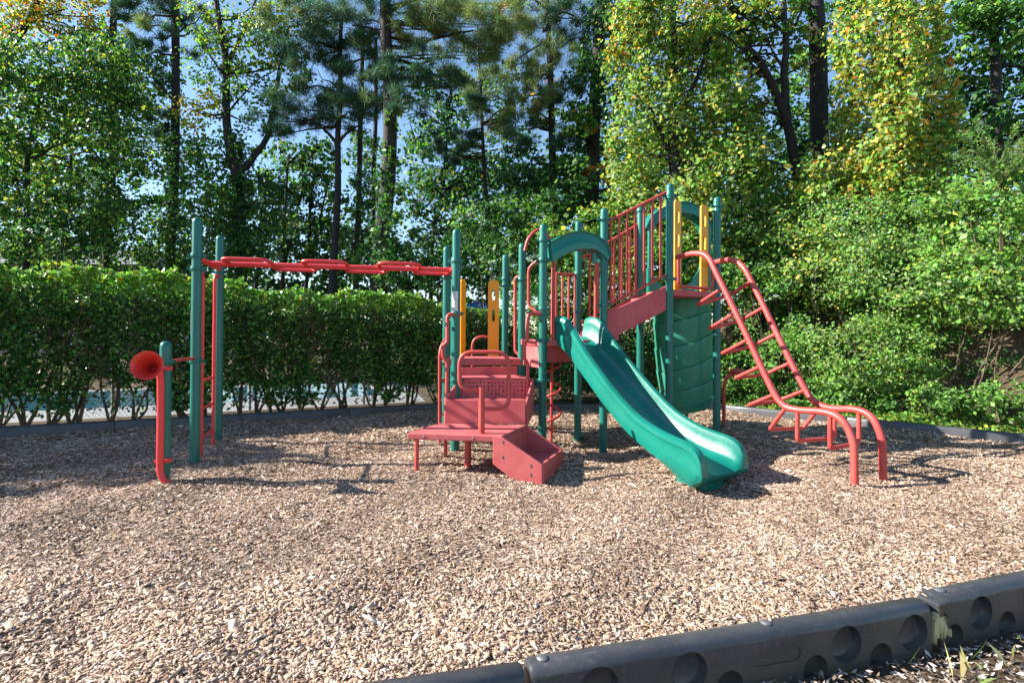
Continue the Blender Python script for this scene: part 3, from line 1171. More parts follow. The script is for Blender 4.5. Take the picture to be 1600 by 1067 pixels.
def interp(tab, t):
    xs, ys_ = zip(*tab)
    # smooth cubic
    i = max(0, min(len(xs) - 2, int(np.searchsorted(xs, t, 'right')) - 1))
    h_ = xs[i + 1] - xs[i]
    k = (t - xs[i]) / h_
    d = [(ys_[min(j + 1, len(xs) - 1)] - ys_[max(j - 1, 0)]) / (xs[min(j + 1, len(xs) - 1)] - xs[max(j - 1, 0)]) for j in (i, i + 1)]
    return (ys_[i] * (2 * k ** 3 - 3 * k ** 2 + 1) + d[0] * h_ * (k ** 3 - 2 * k ** 2 + k) + ys_[i + 1] * (-2 * k ** 3 + 3 * k ** 2) + d[1] * h_ * (k ** 3 - k ** 2))


rows = []
NS = 70
zend = S1.z
for i in range(NS + 1):
    t = i / NS
    c = Vector((S0.x, S0.y, 0)) + sv * (SL * (t * 1.03 - 0.05))
    zb = zend + (zd2 - zend) * interp(zprof, t)
    wh = interp(wprof, t)
    dt = 0.01
    sl = (zd2 - zend) * (interp(zprof, min(1, t + dt)) - interp(zprof, max(0, t - dt))) / (SL * 1.03 * (min(1, t + dt) - max(0, t - dt)))
    nrm = (Vector((0, 0, 1)) - sv * sl).normalized()
    c = Vector((c.x, c.y, zb))
    fl = 1.08 + 0.14 * min(1, t / 0.4) + 0.10 * math.exp(-((t - 1) / 0.12) ** 2)
    c += sr * (0.03 * (1 - t))
    deep = 0.085 + 0.10 * math.exp(-((t - 0.93) / 0.12) ** 2)
    if t > 0.95:
        fl *= math.sqrt(max(0.0, 1 - ((t - 0.95) / 0.085) ** 2)) * 0.14 + 0.86
        deep *= max(0.15, 1 - ((t - 0.95) / 0.055) ** 2)
    ih, oh = 0.205 * fl, 0.290 * fl
    half = [(0.0, 0.0), (ih * 0.55, 0.004), (ih * 0.82, 0.022), (ih * 0.95, min(0.06, wh * 0.4)), (ih * 1.02, wh * 0.70), (ih * 1.08, wh * 0.93), (ih * 1.19, wh),
            (ih * 1.30, wh * 0.985), (oh, wh * 0.90), (oh * 1.01, wh * 0.90 - 0.045), (oh * 0.955, wh * 0.9 - 0.062), (oh * 0.93, wh * 0.45 - 0.03), (oh * 0.97, wh * 0.30 - 0.04), (oh * 0.90, -deep * 0.75), (oh * 0.80, -deep), (oh * 0.4, -deep * 1.02)]
    sec = [c + sr * a + nrm * b for a, b in half] + [c + nrm * (-deep * 1.02)] + [c - sr * a + nrm * b for a, b in half[:0:-1]]
    rows.append(sec)
m = MB().grid(rows, True)
m.poly(rows[0])
m.poly(rows[-1])
slide_o = m.build('slide', M['slide'], PS, True)
slide_o['label'] = 'open green plastic slide with raised side walls'
# foot under the slide end
ce = Vector((S0.x, S0.y, 0)) + sv * (SL * 0.86)
MB().prism([ce + sr * a + sv * b + Vector((0, 0, -0.15)) for a, b in ((-0.17, -0.2), (0.17, -0.2), (0.17, 0.16), (-0.17, 0.16))], (0, 0, 0.27)).build('slide_foot', M['slide'], slide_o, False, 0.05)

# ------- sloping stair with railings to the top deck
zd3 = zat(*POSTS['J'][:2], 452)


def ramp_side(p0, p1, top, bot, name):
    a, b = PV(*top[0], p0, p1), PV(*top[1], p0, p1)
    c, d = PV(*bot[1], p0, p1), PV(*bot[0], p0, p1)
    nv_ = Vector((-(p1[1] - p0[1]), p1[0] - p0[0], 0)).normalized()
    return MB().prism([a, b, c, d], nv_ * 0.03).build(name, M['deck'], PS, False, 0.008)


pG, pJ, pI, pL = (POSTS[k][:2] for k in 'GJIL')
rs1 = ramp_side(pG, pJ, ((946, 490), (1043, 446)), ((946, 533), (1043, 484)), 'stringer')
zi0, zi1 = zd2 + 0.16, zd3 + 0.05
vi = lambda k, z: Vector((POSTS[k][0], POSTS[k][1], z))
rs2 = MB().prism([vi('I', zi0), vi('L', zi1), vi('L', zi1 - 0.32), vi('I', zi0 - 0.36)], (0.01, -0.03, 0)).build('stringer', M['deck'], PS, False, 0.008)
for i in range(4):
    t = (i + 0.5) / 4
    a = vi('G', 0).lerp(vi('J', 0), t - 0.13), vi('G', 0).lerp(vi('J', 0), t + 0.13), vi('I', 0).lerp(vi('L', 0), t + 0.13), vi('I', 0).lerp(vi('L', 0), t - 0.13)
    z = zd2 + (zd3 - zd2) * (i + 0.7) / 4.3
    cc = sum(a, Vector()) / 4
    MB().prism([zz(p.lerp(cc, 0.07), z) for p in a], (0, 0, -0.12)).build('stair_tread', M['deck'], PS, False, 0.006)


def railing(p0, p1, topl, botl, us, name, inv=None):
    a, b = PV(*topl[0], p0, p1), PV(*topl[1], p0, p1)
    c, d = PV(*botl[0], p0, p1), PV(*botl[1], p0, p1)
    r_ = MB().tube([a, b], 0.019, 10).build(name, M['rail'], PS, True)
    MB().tube([c, d], 0.017, 10).build('bottom_rail', M['rail'], r_, True)
    for t in us:
        MB().tube([c.lerp(d, t), a.lerp(b, t)], 0.017, 10).build('bar', M['rail'], r_, True)
    return r_


railing(pG, pJ, ((948, 347), (1040, 301)), ((948, 478), (1040, 430)), [(x - 948) / 92 for x in (954, 967, 979.5, 992, 1006, 1019, 1032)], 'stair_railing')
a, b, c, d = vi('I', zi0 + 1.05), vi('L', zi1 + 1.05), vi('I', zi0 + 0.06), vi('L', zi1 + 0.06)
fr_ = MB().tube([a, b], 0.019, 10).build('stair_railing', M['rail'], PS, True)
MB().tube([c, d], 0.017, 10).build('bottom_rail', M['rail'], fr_, True)
for t in (0.18, 0.31, 0.44, 0.57, 0.70, 0.83, 0.93):
    MB().tube([c.lerp(d, t), a.lerp(b, t)], 0.017, 10).build('bar', M['rail'], fr_, True)

# ------- top deck
d3 = [vi(k, zd3) for k in ('J', 'K', 'M', 'L')]
cen = sum(d3, Vector()) / 4
d3 = [cen + (p - cen) * 1.04 for p in d3]
deck3 = MB().prism(d3, (0, 0, -0.09)).build('top_deck', M['deck'], PS, False, 0.01)
pJ, pK = POSTS['J'][:2], POSTS['K'][:2]
dJK = Vector((pK[0] - pJ[0], pK[1] - pJ[1], 0))
for u, w in ((1061, 0.125), (1103, 0.145)):
    c = PV(u, 400, pJ, pK)
    zt3 = PV(u, 312 if u < 1080 else 319, pJ, pK).z
    guard_panel((c.x, c.y + 0.05, 0), dJK, w, zd3 + 0.0, zt3)
# hood over the tube entry on the far side
pL_, pM_ = POSTS['L'][:2], POSTS['M'][:2]
q0, q1 = plan(1010, 8.75), plan(1112, 9.05)
arch_panel('tube_hood', [(1008, 357), (1016, 341), (1030, 328), (1048, 319), (1067, 315), (1085, 319), (1100, 329), (1110, 345), (1114, 357)],
           [(1020, 360), (1026, 350), (1037, 341), (1050, 335), (1066, 333), (1082, 335), (1094, 342), (1102, 352), (1105, 362)], q0, q1, 0.25, 'hood')
hp = plan(1014, 8.78)
MB().tube([(hp[0], hp[1], zd3), (hp[0], hp[1], zat(*hp, 352))], 0.03, 12).build('hood_leg', M['hood'], PS, True)
hp = plan(1108, 9.03)
MB().tube([(hp[0], hp[1], zd3), (hp[0], hp[1], zat(*hp, 352))], 0.03, 12).build('hood_leg', M['hood'], PS, True)
ent = [(1012, 455), (1012, 418), (1020, 432), (1034, 446), (1052, 451), (1068, 449), (1082, 440), (1092, 424), (1097, 408), (1106, 408), (1106, 455)]
qn = Vector((-(q1[1] - q0[1]), q1[0] - q0[0], 0)).normalized()
MB().prism([PV(u, v, q0, q1) for u, v in ent], qn * 0.05).build('tube_entry_board', M['hood'], PS, False, 0.008)

# ------- tube slide: a stack of moulded rings, each tilted, turning down to a mouth facing away
seams = [(464, 455), (506, 488), (545, 524), (580, 558), (611, 591), (638, 622), (646, 634)]
yt = 8.55
tcx = [1065, 1065, 1067, 1069, 1072, 1075, 1077]
tw = [42, 43, 42.5, 42, 41, 38.5, 34]
rings = []
for (vl, vr), uc, hw in zip(seams, tcx, tw):
    c = P(uc, (vl + vr) / 2 - 4, yt)
    R = hw / F * yt
    tilt = (vl - vr) * 0.8 / F * yt / R      # rise towards the right
    rings.append((c, R, tilt))
tube_o = None
ringpts = lambda c, R, tl, k=1.0: [Vector((c.x + R * k * math.cos(a), c.y + R * k * math.sin(a) * 0.95, c.z + tl * R * math.cos(a) * 0.85 + 0.10 * R * math.sin(a))) for a in np.linspace(0, 2 * PI, 41)[:-1]]
for i in range(len(rings) - 1):
    c0, R0, t0 = rings[i]
    c1, R1, t1 = rings[i + 1]
    m = MB()
    rws = []
    for t, k in ((0, 0.955), (0.012, 1.01), (0.06, 1.022), (0.3, 1.015), (0.6, 1.006), (0.93, 0.998), (0.972, 0.99), (1.0, 0.955)):
        rws.append(ringpts(c0.lerp(c1, t), R0 + (R1 - R0) * t, t0 + (t1 - t0) * t, k))
    m.grid(rws, True)
    if tube_o is None:
        tube_o = m.build('tube_slide', M['tube_slide'], PS, True)
        tube_o['label'] = 'enclosed green tube slide of ribbed rings'
    else:
        m.build('ring', M['tube_slide'], tube_o, True)
# mouth: short chute to the back
c1, R1, t1 = rings[-1]
mp = [(c1.x, c1.y + 0.05, c1.z + 0.42), (c1.x + 0.05, c1.y + 0.45, c1.z + 0.34), (c1.x + 0.1, c1.y + 0.95, c1.z + 0.30)]
MB().tube(spline(mp, 6), taper(spline(mp, 6), R1 * 0.75, R1 * 0.85), 24, False).build('mouth', M['tube_slide'], tube_o, True)
for (fx, fy) in ((0.1, 0.45), (-0.2, 0.1)):
    MB().tube([(c1.x + fx, c1.y + fy, -0.2), (c1.x + fx, c1.y + fy, c1.z)], 0.03, 10).build('support', M['post'], tube_o, True)

# ------- arch climber
fN, fF = G(1335, 757), G(1380, 748)
tN, tF = P(1060, 400, POSTS['J'][1] - 0.02), P(1113, 410, POSTS['K'][1] - 0.06)
near_px = [(1058, 402), (1086, 396), (1106, 402), (1122, 432), (1164, 518), (1204, 603), (1222, 631), (1244, 640), (1290, 644), (1316, 657), (1332, 687), (1335, 720), (1335, 775)]
far_px = [(1112, 411), (1140, 406), (1160, 416), (1178, 447), (1216, 525), (1258, 608), (1279, 631), (1301, 638), (1338, 640), (1362, 652), (1376, 680), (1379, 705), (1380, 762)]
nl = [PV(u, v, tN, fN) for u, v in near_px]
fl_ = [PV(u, v, tF, fF) for u, v in far_px]
cl_o = MB().tube(spline(nl, 6), 0.038, 14).build('arch_climber', M['rail'], PS, True)
cl_o['label'] = 'faded red arched ladder climber with hanging steps'
MB().tube(spline(fl_, 6), 0.038, 14).build('side_rail', M['rail'], cl_o, True)
back = Vector((tN.x - fN.x, tN.y - fN.y, 0)).normalized()
Npx = [(1123, 454), (1144, 492), (1166, 532), (1189, 572), (1211, 616), (1230, 634)]
Fpx = [(1174, 440), (1194, 480), (1214, 521), (1237, 566), (1259, 609), (1283, 633)]
for i, (a, b) in enumerate(zip(Npx, Fpx)):
    pa_, pb_ = PV(*a, tN, fN), PV(*b, tF, fF)
    e = back * 0.36 + Vector((0, 0, -0.17))
    if i == 5:
        e = back * 0.22 + Vector((0, 0, -0.30))
    MB().tube(fillet([pa_, pa_ + e, pb_ + e, pb_], 0.035, 4), 0.024, 10).build('rung', M['rail'], cl_o, True)
for (a, b, dz) in (((1246, 641), (1304, 638), 0.34), ((1297, 647), (1342, 641), 0.36)):
    pa_, pb_ = PV(*a, tN, fN), PV(*b, tF, fF)
    e = Vector((0, 0, -dz))
    MB().tube(fillet([pa_, pa_ + e, pb_ + e, pb_], 0.04, 4), 0.024, 10).build('rung', M['rail'], cl_o, True)
# frame at the climber's top
ya_ = POSTS['J'][1] - 0.01
MB().tube(fillet([PV(1060, 402, pJ, pK), PV(1060, 447, pJ, pK), PV(1114, 452, pJ, pK), PV(1114, 411, pJ, pK)], 0.08), 0.022, 12).build('entry_frame', M['rail'], cl_o, True)

# seat pod on a bent pole behind the last post
yp = 9.0
pp = pipe('pod_pole', [P(1131, 690, yp), P(1131, 600, yp), P(1138, 586, yp), P(1158, 581, yp)], 0.030, fr=0.1)
pd = P(1152, 581, yp)
MB().lathe(pd, (0.1, 0, 1), [(0.001, -0.03), (0.10, -0.025), (0.13, 0.0), (0.125, 0.03), (0.05, 0.06), (0.001, 0.062)], 20).build('pod', M['rail'], pp, True)

# ------------------------------------------------------------------ border timbers
TL, TH, TW = 1.90, 0.36, 0.12


def timber_solid(cuts):
    """local frame: x along, y=0 outer face, y=TW inner face, top at z=0.30"""
    prof = [(0.0, -0.08), (0.006, 0.262), (0.014, 0.282), (0.030, 0.295), (0.055, 0.30), (0.085, 0.297), (0.108, 0.282), (TW, 0.255), (TW, -0.08)]
    m = MB()
    rows_ = []
    for x in (0.0, 0.012, TL * 0.25, TL * 0.5, TL * 0.75, TL - 0.022, TL - 0.01):
        k = 0.006 if x in (0.0, TL - 0.01) else 0.0
        rows_.append([Vector((x, y + (k if y < 0.06 else -k), z - (k if z > 0.2 else 0))) for y, z in prof])
    m.grid(rows_, True)
    m.poly(rows_[0])
    m.poly(rows_[-1])
    o = m.build('border_timber', M['border'], None, True)
    if cuts:
        c = MB()
        for (x, z, r, dep) in cuts:
            pf_ = [(r * 1.02, -0.02), (r, 0.0), (r * 0.97, dep * 0.55), (r * 0.86, dep * 0.85), (r * 0.6, dep), (0.001, dep * 1.03)]
            cc_ = MB()
            cc_.lathe((x, 0, z), (0, 1, 0), pf_, 28)
            b0 = len(c.v)
            c.v += cc_.v
            c.f += [tuple(i + b0 for i in f) for f in cc_.f]
            c.f.append(tuple(b0 + k for k in range(28)))
        s_ = []
        for a in np.linspace(PI / 2, 3 * PI / 2, 10):
            s_.append((TL * 0.505 + 0.030 * math.cos(a), 0.19 + 0.030 * math.sin(a)))
        for a in np.linspace(-PI / 2, PI / 2, 10):
            s_.append((TL * 0.60 + 0.030 * math.cos(a), 0.19 + 0.030 * math.sin(a)))
        c.prism([(x, -0.02, z) for x, z in s_], (0, 0.029, 0))
        co_ = c.build('cutter', M['border'])
        bo = o.modifiers.new('cut', 'BOOLEAN')
        bo.operation = 'DIFFERENCE'
        bo.solver = 'EXACT'
        bo.object = co_
        dg = bpy.context.evaluated_depsgraph_get()
        me_ = bpy.data.meshes.new_from_object(o.evaluated_get(dg))
        o.modifiers.clear()
        o.data = me_
        bpy.data.objects.remove(co_)
        me_.set_sharp_from_angle(angle=math.radians(35))
    return o.data, o


cuts = []
for t in (0.138, 0.339, 0.741, 0.936):
    cuts.append((TL * t, 0.186, 0.080, 0.055))
for t in (0.04, 0.235, 0.435, 0.655, 0.838):
    cuts.append((TL * t, 0.105, 0.062, 0.05))
near_me, near_o = timber_solid(cuts)
far_me, far_o = timber_solid([])
bpy.data.objects.remove(near_o)
bpy.data.objects.remove(far_o)
capm = MB().lathe((0, 0, 0), (0, 0, 1), [(0.022, -0.01), (0.022, 0.003), (0.016, 0.008), (0.007, 0.010), (0.001, 0.010)], 16).build('bolt_cap', M['steel'], None, True)
cap_me = capm.data
bpy.data.objects.remove(capm)


def timber(p, ang, label, mesh, z=0.0, caps=(0.03, 0.55), tilt=0.0, sx=1.0):
    o = bpy.data.objects.new('border_timber', mesh)
    COL.objects.link(o)
    o.location = (p[0], p[1], z)
    o.rotation_euler = (0, tilt, ang)
    o.scale = (sx, 1, 1)
    tag(o, label, 'border timber', 'black plastic border timbers round the wood chips')
    for c in caps:
        b = bpy.data.objects.new('bolt_cap', cap_me)
        COL.objects.link(b)
        b.parent = o
        b.location = (TL * c, 0.06, 0.298)
    return o


# near row; outer top edge picked from the view
def near_timber(pl_, pr_, label, z=0.0, sx=None, **k):
    a, b = v2(G(*pl_, 0.29)), v2(G(*pr_, 0.29))
    d = b - a
    ang = math.atan2(d[1], d[0])
    return timber(a, ang, label, near_me, z, sx=(np.linalg.norm(d) / TL if sx is None else sx), **k), a, d / np.linalg.norm(d), ang


tB, aB, dB, angB = near_timber((832, 1050), (1462, 947), 'nearest black border timber with round hollows, bolt at its mid length')
tC, aC, dC, angC = near_timber((1474, 941), (1640, 905), 'black border timber with cracked cream-edged joint, at the right edge', 0.012, sx=1.0, caps=(0.035,))
aA = aB - np.array([math.cos(angB - 0.03), math.sin(angB - 0.03)]) * (TL + 0.012)
tA = timber(aA, angB - 0.03, 'black border timber cut off by the bottom edge, left of the nearest one', near_me, -0.012, caps=())
eC = aC + dC * TL
tD = timber(eC, angC + 0.05, 'black border timber beyond the cracked one, past the right edge', far_me, 0.0, caps=())
bpy.data.objects.remove(tD)
# cracked end of the right timber: torn lip and cream core
m = MB()
for i in range(11):
    x0 = -0.075 + 0.010 * i + rng.random() * 0.004
    m.prism([(x0, -0.012, 0.25 - 0.02 * abs(i - 3) + rng.random() * 0.02), (x0 + 0.011, -0.012, 0.25 - 0.02 * abs(i - 3) + rng.random() * 0.02),
             (x0 + 0.010, -0.012, 0.11 + rng.random() * 0.07), (x0 + 0.002, -0.012, 0.10 + rng.random() * 0.07)], (0, 0.02 + 0.008 * rng.random(), 0))
jag = m.build('torn_edge', M['foam'], None, False)
jag.parent = tC
m = MB()
m.prism([(-0.055, -0.018, 0.285), (0.03, -0.014, 0.292), (0.05, -0.014, 0.25), (0.02, -0.016, 0.21), (-0.01, -0.016, 0.235), (-0.04, -0.018, 0.22)], (0, 0.10, 0))
lug = m.build('lug', M['border'], None, False, 0.008)
lug.parent = tC
lug['label'] = 'torn black lug overlapping the joint'

# far rows


def row(p0, p1, lab, zoff=-0.16):
    p0, p1 = v2(p0), v2(p1)
    L_ = np.linalg.norm(p1 - p0)
    n = max(1, int(round(L_ / TL)))
    ang = math.atan2(*(p1 - p0)[::-1])
    for i in range(n):
        a = p0 + (p1 - p0) * i / n
        timber(a, ang, lab(i, n), far_me, zoff, caps=(0.03,), sx=L_ / n / TL)


ORD = ['first', 'second', 'third', 'fourth', 'fifth', 'sixth', 'seventh', 'eighth', 'ninth', 'tenth']
BL0 = G(-60, 685.6)
row(BL0, BACK_L1, lambda i, n: f'{ORD[i]} black border timber from the left, at the foot of the hedge', -0.16)
row(BACK_L1, BACK_R0, lambda i, n: f'{ORD[i]} low black timber from the hedge end, edging the chips behind the structure', -0.17)
row(BACK_R0, BACK_R1, lambda i, n: f'{ORD[i]} black border timber from the tube slide, along the green bank', -0.16)
e0 = BACK_R1
row(e0, Vector((e0.x + 1.1, e0.y - 0.35, 0)), lambda i, n: 'short black border timber turning the corner at the right edge', -0.16)

# ------------------------------------------------------------------ hedge, fence, poolside
def along(d, o_, z=0.0):
    p = v2(BACK_L0) + hdir * d + hn * o_
    return np.array([p[0], p[1], z])


LHED = np.linalg.norm(v2(BACK_L1) - v2(BACK_L0)) + 1.35
hedge = thing('hedge', 'long clipped evergreen hedge with sunlit top and bare stems behind the mulch', 'hedge', Vector(along(LHED / 2, 0.5)))
HTOP = 2.42
d_u0 = float((v2(G(0, 676)) - v2(BACK_L0)) @ hdir)


def htop(d):
    t = (d - d_u0) / (LHED - 1.35 - d_u0)
    return np.where(t > 0, 2.50 - 0.36 * t, 2.50) + np.clip((-0.14 - t) * 7.0, 0, 2.4)  # left end, out of view, raised in place of trees to shade the ground


nh = 150000
d = rng.random(nh) * (LHED + 4) - 4
# profile: dense skin on the face and the top, thinner low down
face = rng.random(nh)
o_ = np.empty(nh)
z_ = np.empty(nh)
k1 = face < 0.52
z_[k1] = HTOP - (HTOP - 0.22) * rng.random(k1.sum())
o_[k1] = 0.02 + np.abs(rng.normal(0, 0.13, k1.sum())) + 0.10 * (1 - (z_[k1] / HTOP)) ** 2
k2 = (face >= 0.52) & (face < 0.82)
z_[k2] = HTOP + 0.02 - np.abs(rng.normal(0, 0.10, k2.sum()))
o_[k2] = 0.05 + 1.0 * rng.random(k2.sum())
k3 = face >= 0.82
z_[k3] = 0.55 + (HTOP - 0.6) * rng.random(k3.sum())
o_[k3] = 0.2 + 0.8 * rng.random(k3.sum())
wv = 0.10 * np.sin(d * 2.1) + 0.09 * np.sin(d * 5.3 + 1 + 2 * z_) + 0.09 * np.sin(d * 11.7 + 3.1 * z_)
z_ += (0.05 * np.sin(d * 1.7 + 0.5) + 0.035 * np.sin(d * 6.1)) * (z_ / HTOP) ** 2
o_ += np.clip(z_ - 2.0, 0, 1) ** 1.3 * 0.6 * (z_ < HTOP - 0.02)
z_ -= np.clip(o_ - 0.22, 0, 1) * 0.95 * np.clip(z_ / HTOP, 0, 1) ** 3  # unseen back of the hedge sloped down so sun reaches its front top
o_ += wv * (rng.random(nh) * 0.5 + 0.5)
# bare gaps low down between the stems, and tufts standing proud of the top
gapn = np.sin(d * 3.7) + 0.6 * np.sin(d * 8.9 + 2) + 0.5 * np.sin(d * 1.3 + 4)
keep = (z_ > 0.44 + 0.27 * gapn) | (rng.random(nh) < 0.13)
tuf = np.sin(d * 9.3 + 3 * o_) * np.sin(d * 23 + 5 * o_) > 0.55
z_ += np.where(tuf & (z_ > HTOP - 0.12), 0.10 * rng.random(nh), 0)
keep &= ~((z_ > HTOP - 0.5) & (rng.random(nh) < 0.5))
keep &= ~((np.sin(d * 6.5 + z_ * 4.0) * np.sin(z_ * 6.3 - d * 2.2) > 0.62) & k1 & (z_ < HTOP - 0.35) & (rng.random(nh) < 0.75))
zrel = z_.copy()
z_ = z_ * htop(d) / HTOP
pts = np.array([v2(BACK_L0)]) + hdir[None] * d[:, None] + hn[None] * o_[:, None]
pts = np.concatenate([pts, z_[:, None]], 1)[keep]
nm = rng.normal(size=pts.shape) * 0.6
nm[:, :2] -= hn * 0.45
nm += np.array([-0.3, 0, 0.5])
zk = zrel[keep]
tt = tints(len(pts), [(MG, 4), (DG, 4), (LG, 2.2)], 0.3)
new = (zk > HTOP - 0.42 + 0.2 * rng.random(len(zk)))  # top band whose leaves get sunlight painted into their colour
tt[new] = tints(int(new.sum()), [((0.15, 0.33, 0.055), 6), (YG, 1.2), (LG, 4)], 0.2)
yl_ = rng.random(len(pts)) < 0.004
tt[yl_] = (0.5, 0.35, 0.03)
leaves('foliage', pts, np.where(new, 0.082, 0.068) * np.exp(rng.normal(0, 0.22, len(pts))), nm, tt, M['glossy_leaf'], hedge, 0.34)
sm = MB()
for i in range(46):
    dd = i * (LHED + 3) / 46 - 3 + rng.normal() * 0.12
    b0_ = along(dd, 0.35 + rng.random() * 0.25, 0.0)
    for k in range(3):
        e_ = along(dd + rng.normal() * 0.35, 0.12 + rng.random() * 0.6, 0.9 + rng.random() * 1.2)
        pth = wob(b0_, e_, 4, 0.05)
        sm.tube(pth, taper(pth, 0.020 + 0.012 * rng.random(), 0.006), 6)
sm.build('stem', M['twig'], hedge, True, recalc=False)
# fine dead twigs in the face
tw_ = MB()
for i in range(1500):
    dd = rng.random() * (LHED + 1) - 1
    z0 = 0.5 + rng.random() * 1.3
    a = along(dd, 0.18 + rng.random() * 0.2, z0)
    b = along(dd + rng.normal() * 0.2, 0.05 + rng.random() * 0.12, z0 + 0.15 + rng.random() * 0.35)
    tw_.tube([a, (a + b) / 2 + rng.normal(size=3) * 0.02, b], 0.0048, 4)
tw_.build('twig', M['twig'], hedge, False, recalc=False)

fence = thing('chain_link_fence', 'low grey chain-link fence running behind the hedge stems', 'fence', Vector(along(LHED / 2, 1.12)))
fm = MB()
FH = 1.05
LF = LHED - 3.3
pit = 0.075
n = int(LF / pit)
for i in range(n):
    for sgn in (1, -1):
        a = along(3.3 + i * pit, 1.12 + 0.004 * sgn, 0.06)
        L2 = FH
        b = along(3.3 + i * pit + sgn * L2 * 0.8, 1.12 + 0.004 * sgn, 0.06 + FH)
        fm.tube([a, b], 0.0028, 4, False)
fm.build('wire_mesh', M['wire'], fence, recalc=False)
for i in range(6):
    dd = 3.6 + i * 2.1
    if dd < LHED:
        MB().tube([along(dd, 1.15, 0.0), along(dd, 1.15, FH + 0.12)], 0.026, 12).build('fence_post', M['wire'], fence, True)
MB().tube([along(3.3, 1.12, 0.06 + FH), along(3.3 + LF, 1.12, 0.06 + FH)], 0.02, 10).build('top_rail', M['wire'], fence, True)

um = P(745, 480, 15.0)
pa_u = thing('parasol', 'blue parasol top showing just above the hedge', 'parasol', (um.x, um.y, 0.05))
m = MB()
rws = []
for r_, z_u in ((0.03, 0.16), (0.35, 0.06), (0.75, -0.10), (1.05, -0.27), (1.03, -0.30)):
    rws.append([Vector((um.x + r_ * math.cos(a), um.y + r_ * math.sin(a), um.z + z_u - 0.02 * (k % 2))) for k, a in enumerate(np.linspace(0, 2 * PI, 17)[:-1])])
MB().grid(rws, True).build('canopy', M['blue'], pa_u)
MB().tube([(um.x, um.y, 0.05), (um.x, um.y, um.z + 0.15)], 0.022, 10).build('pole', M['steel'], pa_u, True)
MB().lathe((um.x, um.y, um.z + 0.15), (0, 0, 1), [(0.03, 0), (0.045, 0.04), (0.03, 0.09), (0.001, 0.11)], 12).build('finial', M['white'], pa_u, True)
#PART2
# ------------------------------------------------------------------ trees and shrubs


def auto_blobs(lst, Y, size, dens, depth=None):
    out = []
    for b in lst:
        u, v, ru, rv, pal = b[:5]
        y = Y + (b[5] if len(b) > 5 else rng.normal() * 0.5)
        k = b[6] if len(b) > 6 else 1.0
        c, rad = blob(u, v, ru, rv, y, depth)
        a = (size * F / y) ** 2 * 0.42
        n = int(dens * k * PI * ru * rv / a) + 20
        out.append((c, rad, n, pal))
    return out


def trunk_path(px, Y):
    x, y = plan(px[0][0], Y, px[0][1])
    pts = [Vector((x, y, -0.1))]
    for (u, v) in px:
        p = P(u, v, Y)
        if p.z > 0.4:
            pts.append(p + Vector((0, rng.normal() * 0.08, 0)))
    return spline(pts, 5)


def px_tube(m, px, Y, w0, w1, seg=8, dy=0.0):
    p = [P(u, v, Y + dy * i / max(1, len(px) - 1)) for i, (u, v) in enumerate(px)]
    sp_ = spline(p, 5)
    sp_ = [q_ + Vector(rng.normal(size=3)) * w0 / F * Y * 0.12 for q_ in sp_]
    m.tube(sp_, taper(sp_, w0 / F * Y, w1 / F * Y), seg)


def tree(name, label, px, Y, w0, w1, limbs=(), blobs=(), size=0.098, dens=1.5, needle=(), bark='bark', group=None, ivy=(), ivypal=None, per=26, cl=0.2, up=0.5, mat='leaf', twigs=0, hang=0.62):
    pth = trunk_path(px, Y)
    t = thing(name, label, 'tree', (pth[0].x, pth[0].y, 0.0), group)
    m = MB()
    rr = taper(pth, w0 / F * Y, w1 / F * Y)
    rr[0] *= 1.25
    m.tube(pth, rr, 12)
    m.build('trunk', M[bark], t, True, recalc=False)
    bl = auto_blobs(blobs, Y, size, dens * (1.55 if Y > 14.6 else 1.2))
    if limbs:
        for l in limbs:
            lm = MB()
            px_tube(lm, l[0], Y, l[1], l[2])
            lm.build('limb', M[bark], t, True, recalc=False)
    # thin branches reaching into the leaf masses
    for (c, rad, n, pal) in bl + [(blob(u, v, ru, rv, Y)[0], blob(u, v, ru, rv, Y)[1], 0, 0) for (u, v, ru, rv, *_r) in needle]:
        k = min(range(len(pth)), key=lambda i: abs(pth[i].z - (c[2] - 0.35 * rad[2])) + 0.3 * math.hypot(pth[i].x - c[0], pth[i].y - c[1]))
        for _ in range(2 + twigs):
            e_ = c + rng.normal(size=3) * rad * 0.45
            b_ = wob(pth[k], e_, 5, 0.06 * Y / 15)
            MB().tube(b_, taper(b_, 0.035 * Y / 15, 0.008), 5).build('branch', M[bark], t, True, recalc=False)
    if bl:
        crown('crown', bl, size, M[mat], t, per=per, cl=cl, up=up, hang=hang)
    if needle:
        TP, TD, TC = [], [], []
        for (u, v, ru, rv, n, pal) in needle:
            n = int(n * 0.72)
            c, rad = blob(u, v, ru, rv, Y + rng.normal() * 0.5)
            rad[1] = max(rad[0], rad[2])
            p, o2 = clump_points(c, rad, n, per=9, cl=0.13)
            dd = rng.normal(size=(n, 3)) * 0.5 + o2 * 0.5
            dd[:, 2] += 0.35
            TP.append(p); TD.append(unit(dd)); TC.append(tints(n, pal, 0.25))
        needles('needle_crown', np.concatenate(TP), np.concatenate(TD), np.concatenate(TC), 0.27, 0.0070 * Y / 16, 22, t)
    if ivy:
        crown('ivy', auto_blobs(ivy, Y - 0.15, 0.11, 2.0, 0.35), 0.11, M['leaf'], t)
    return t


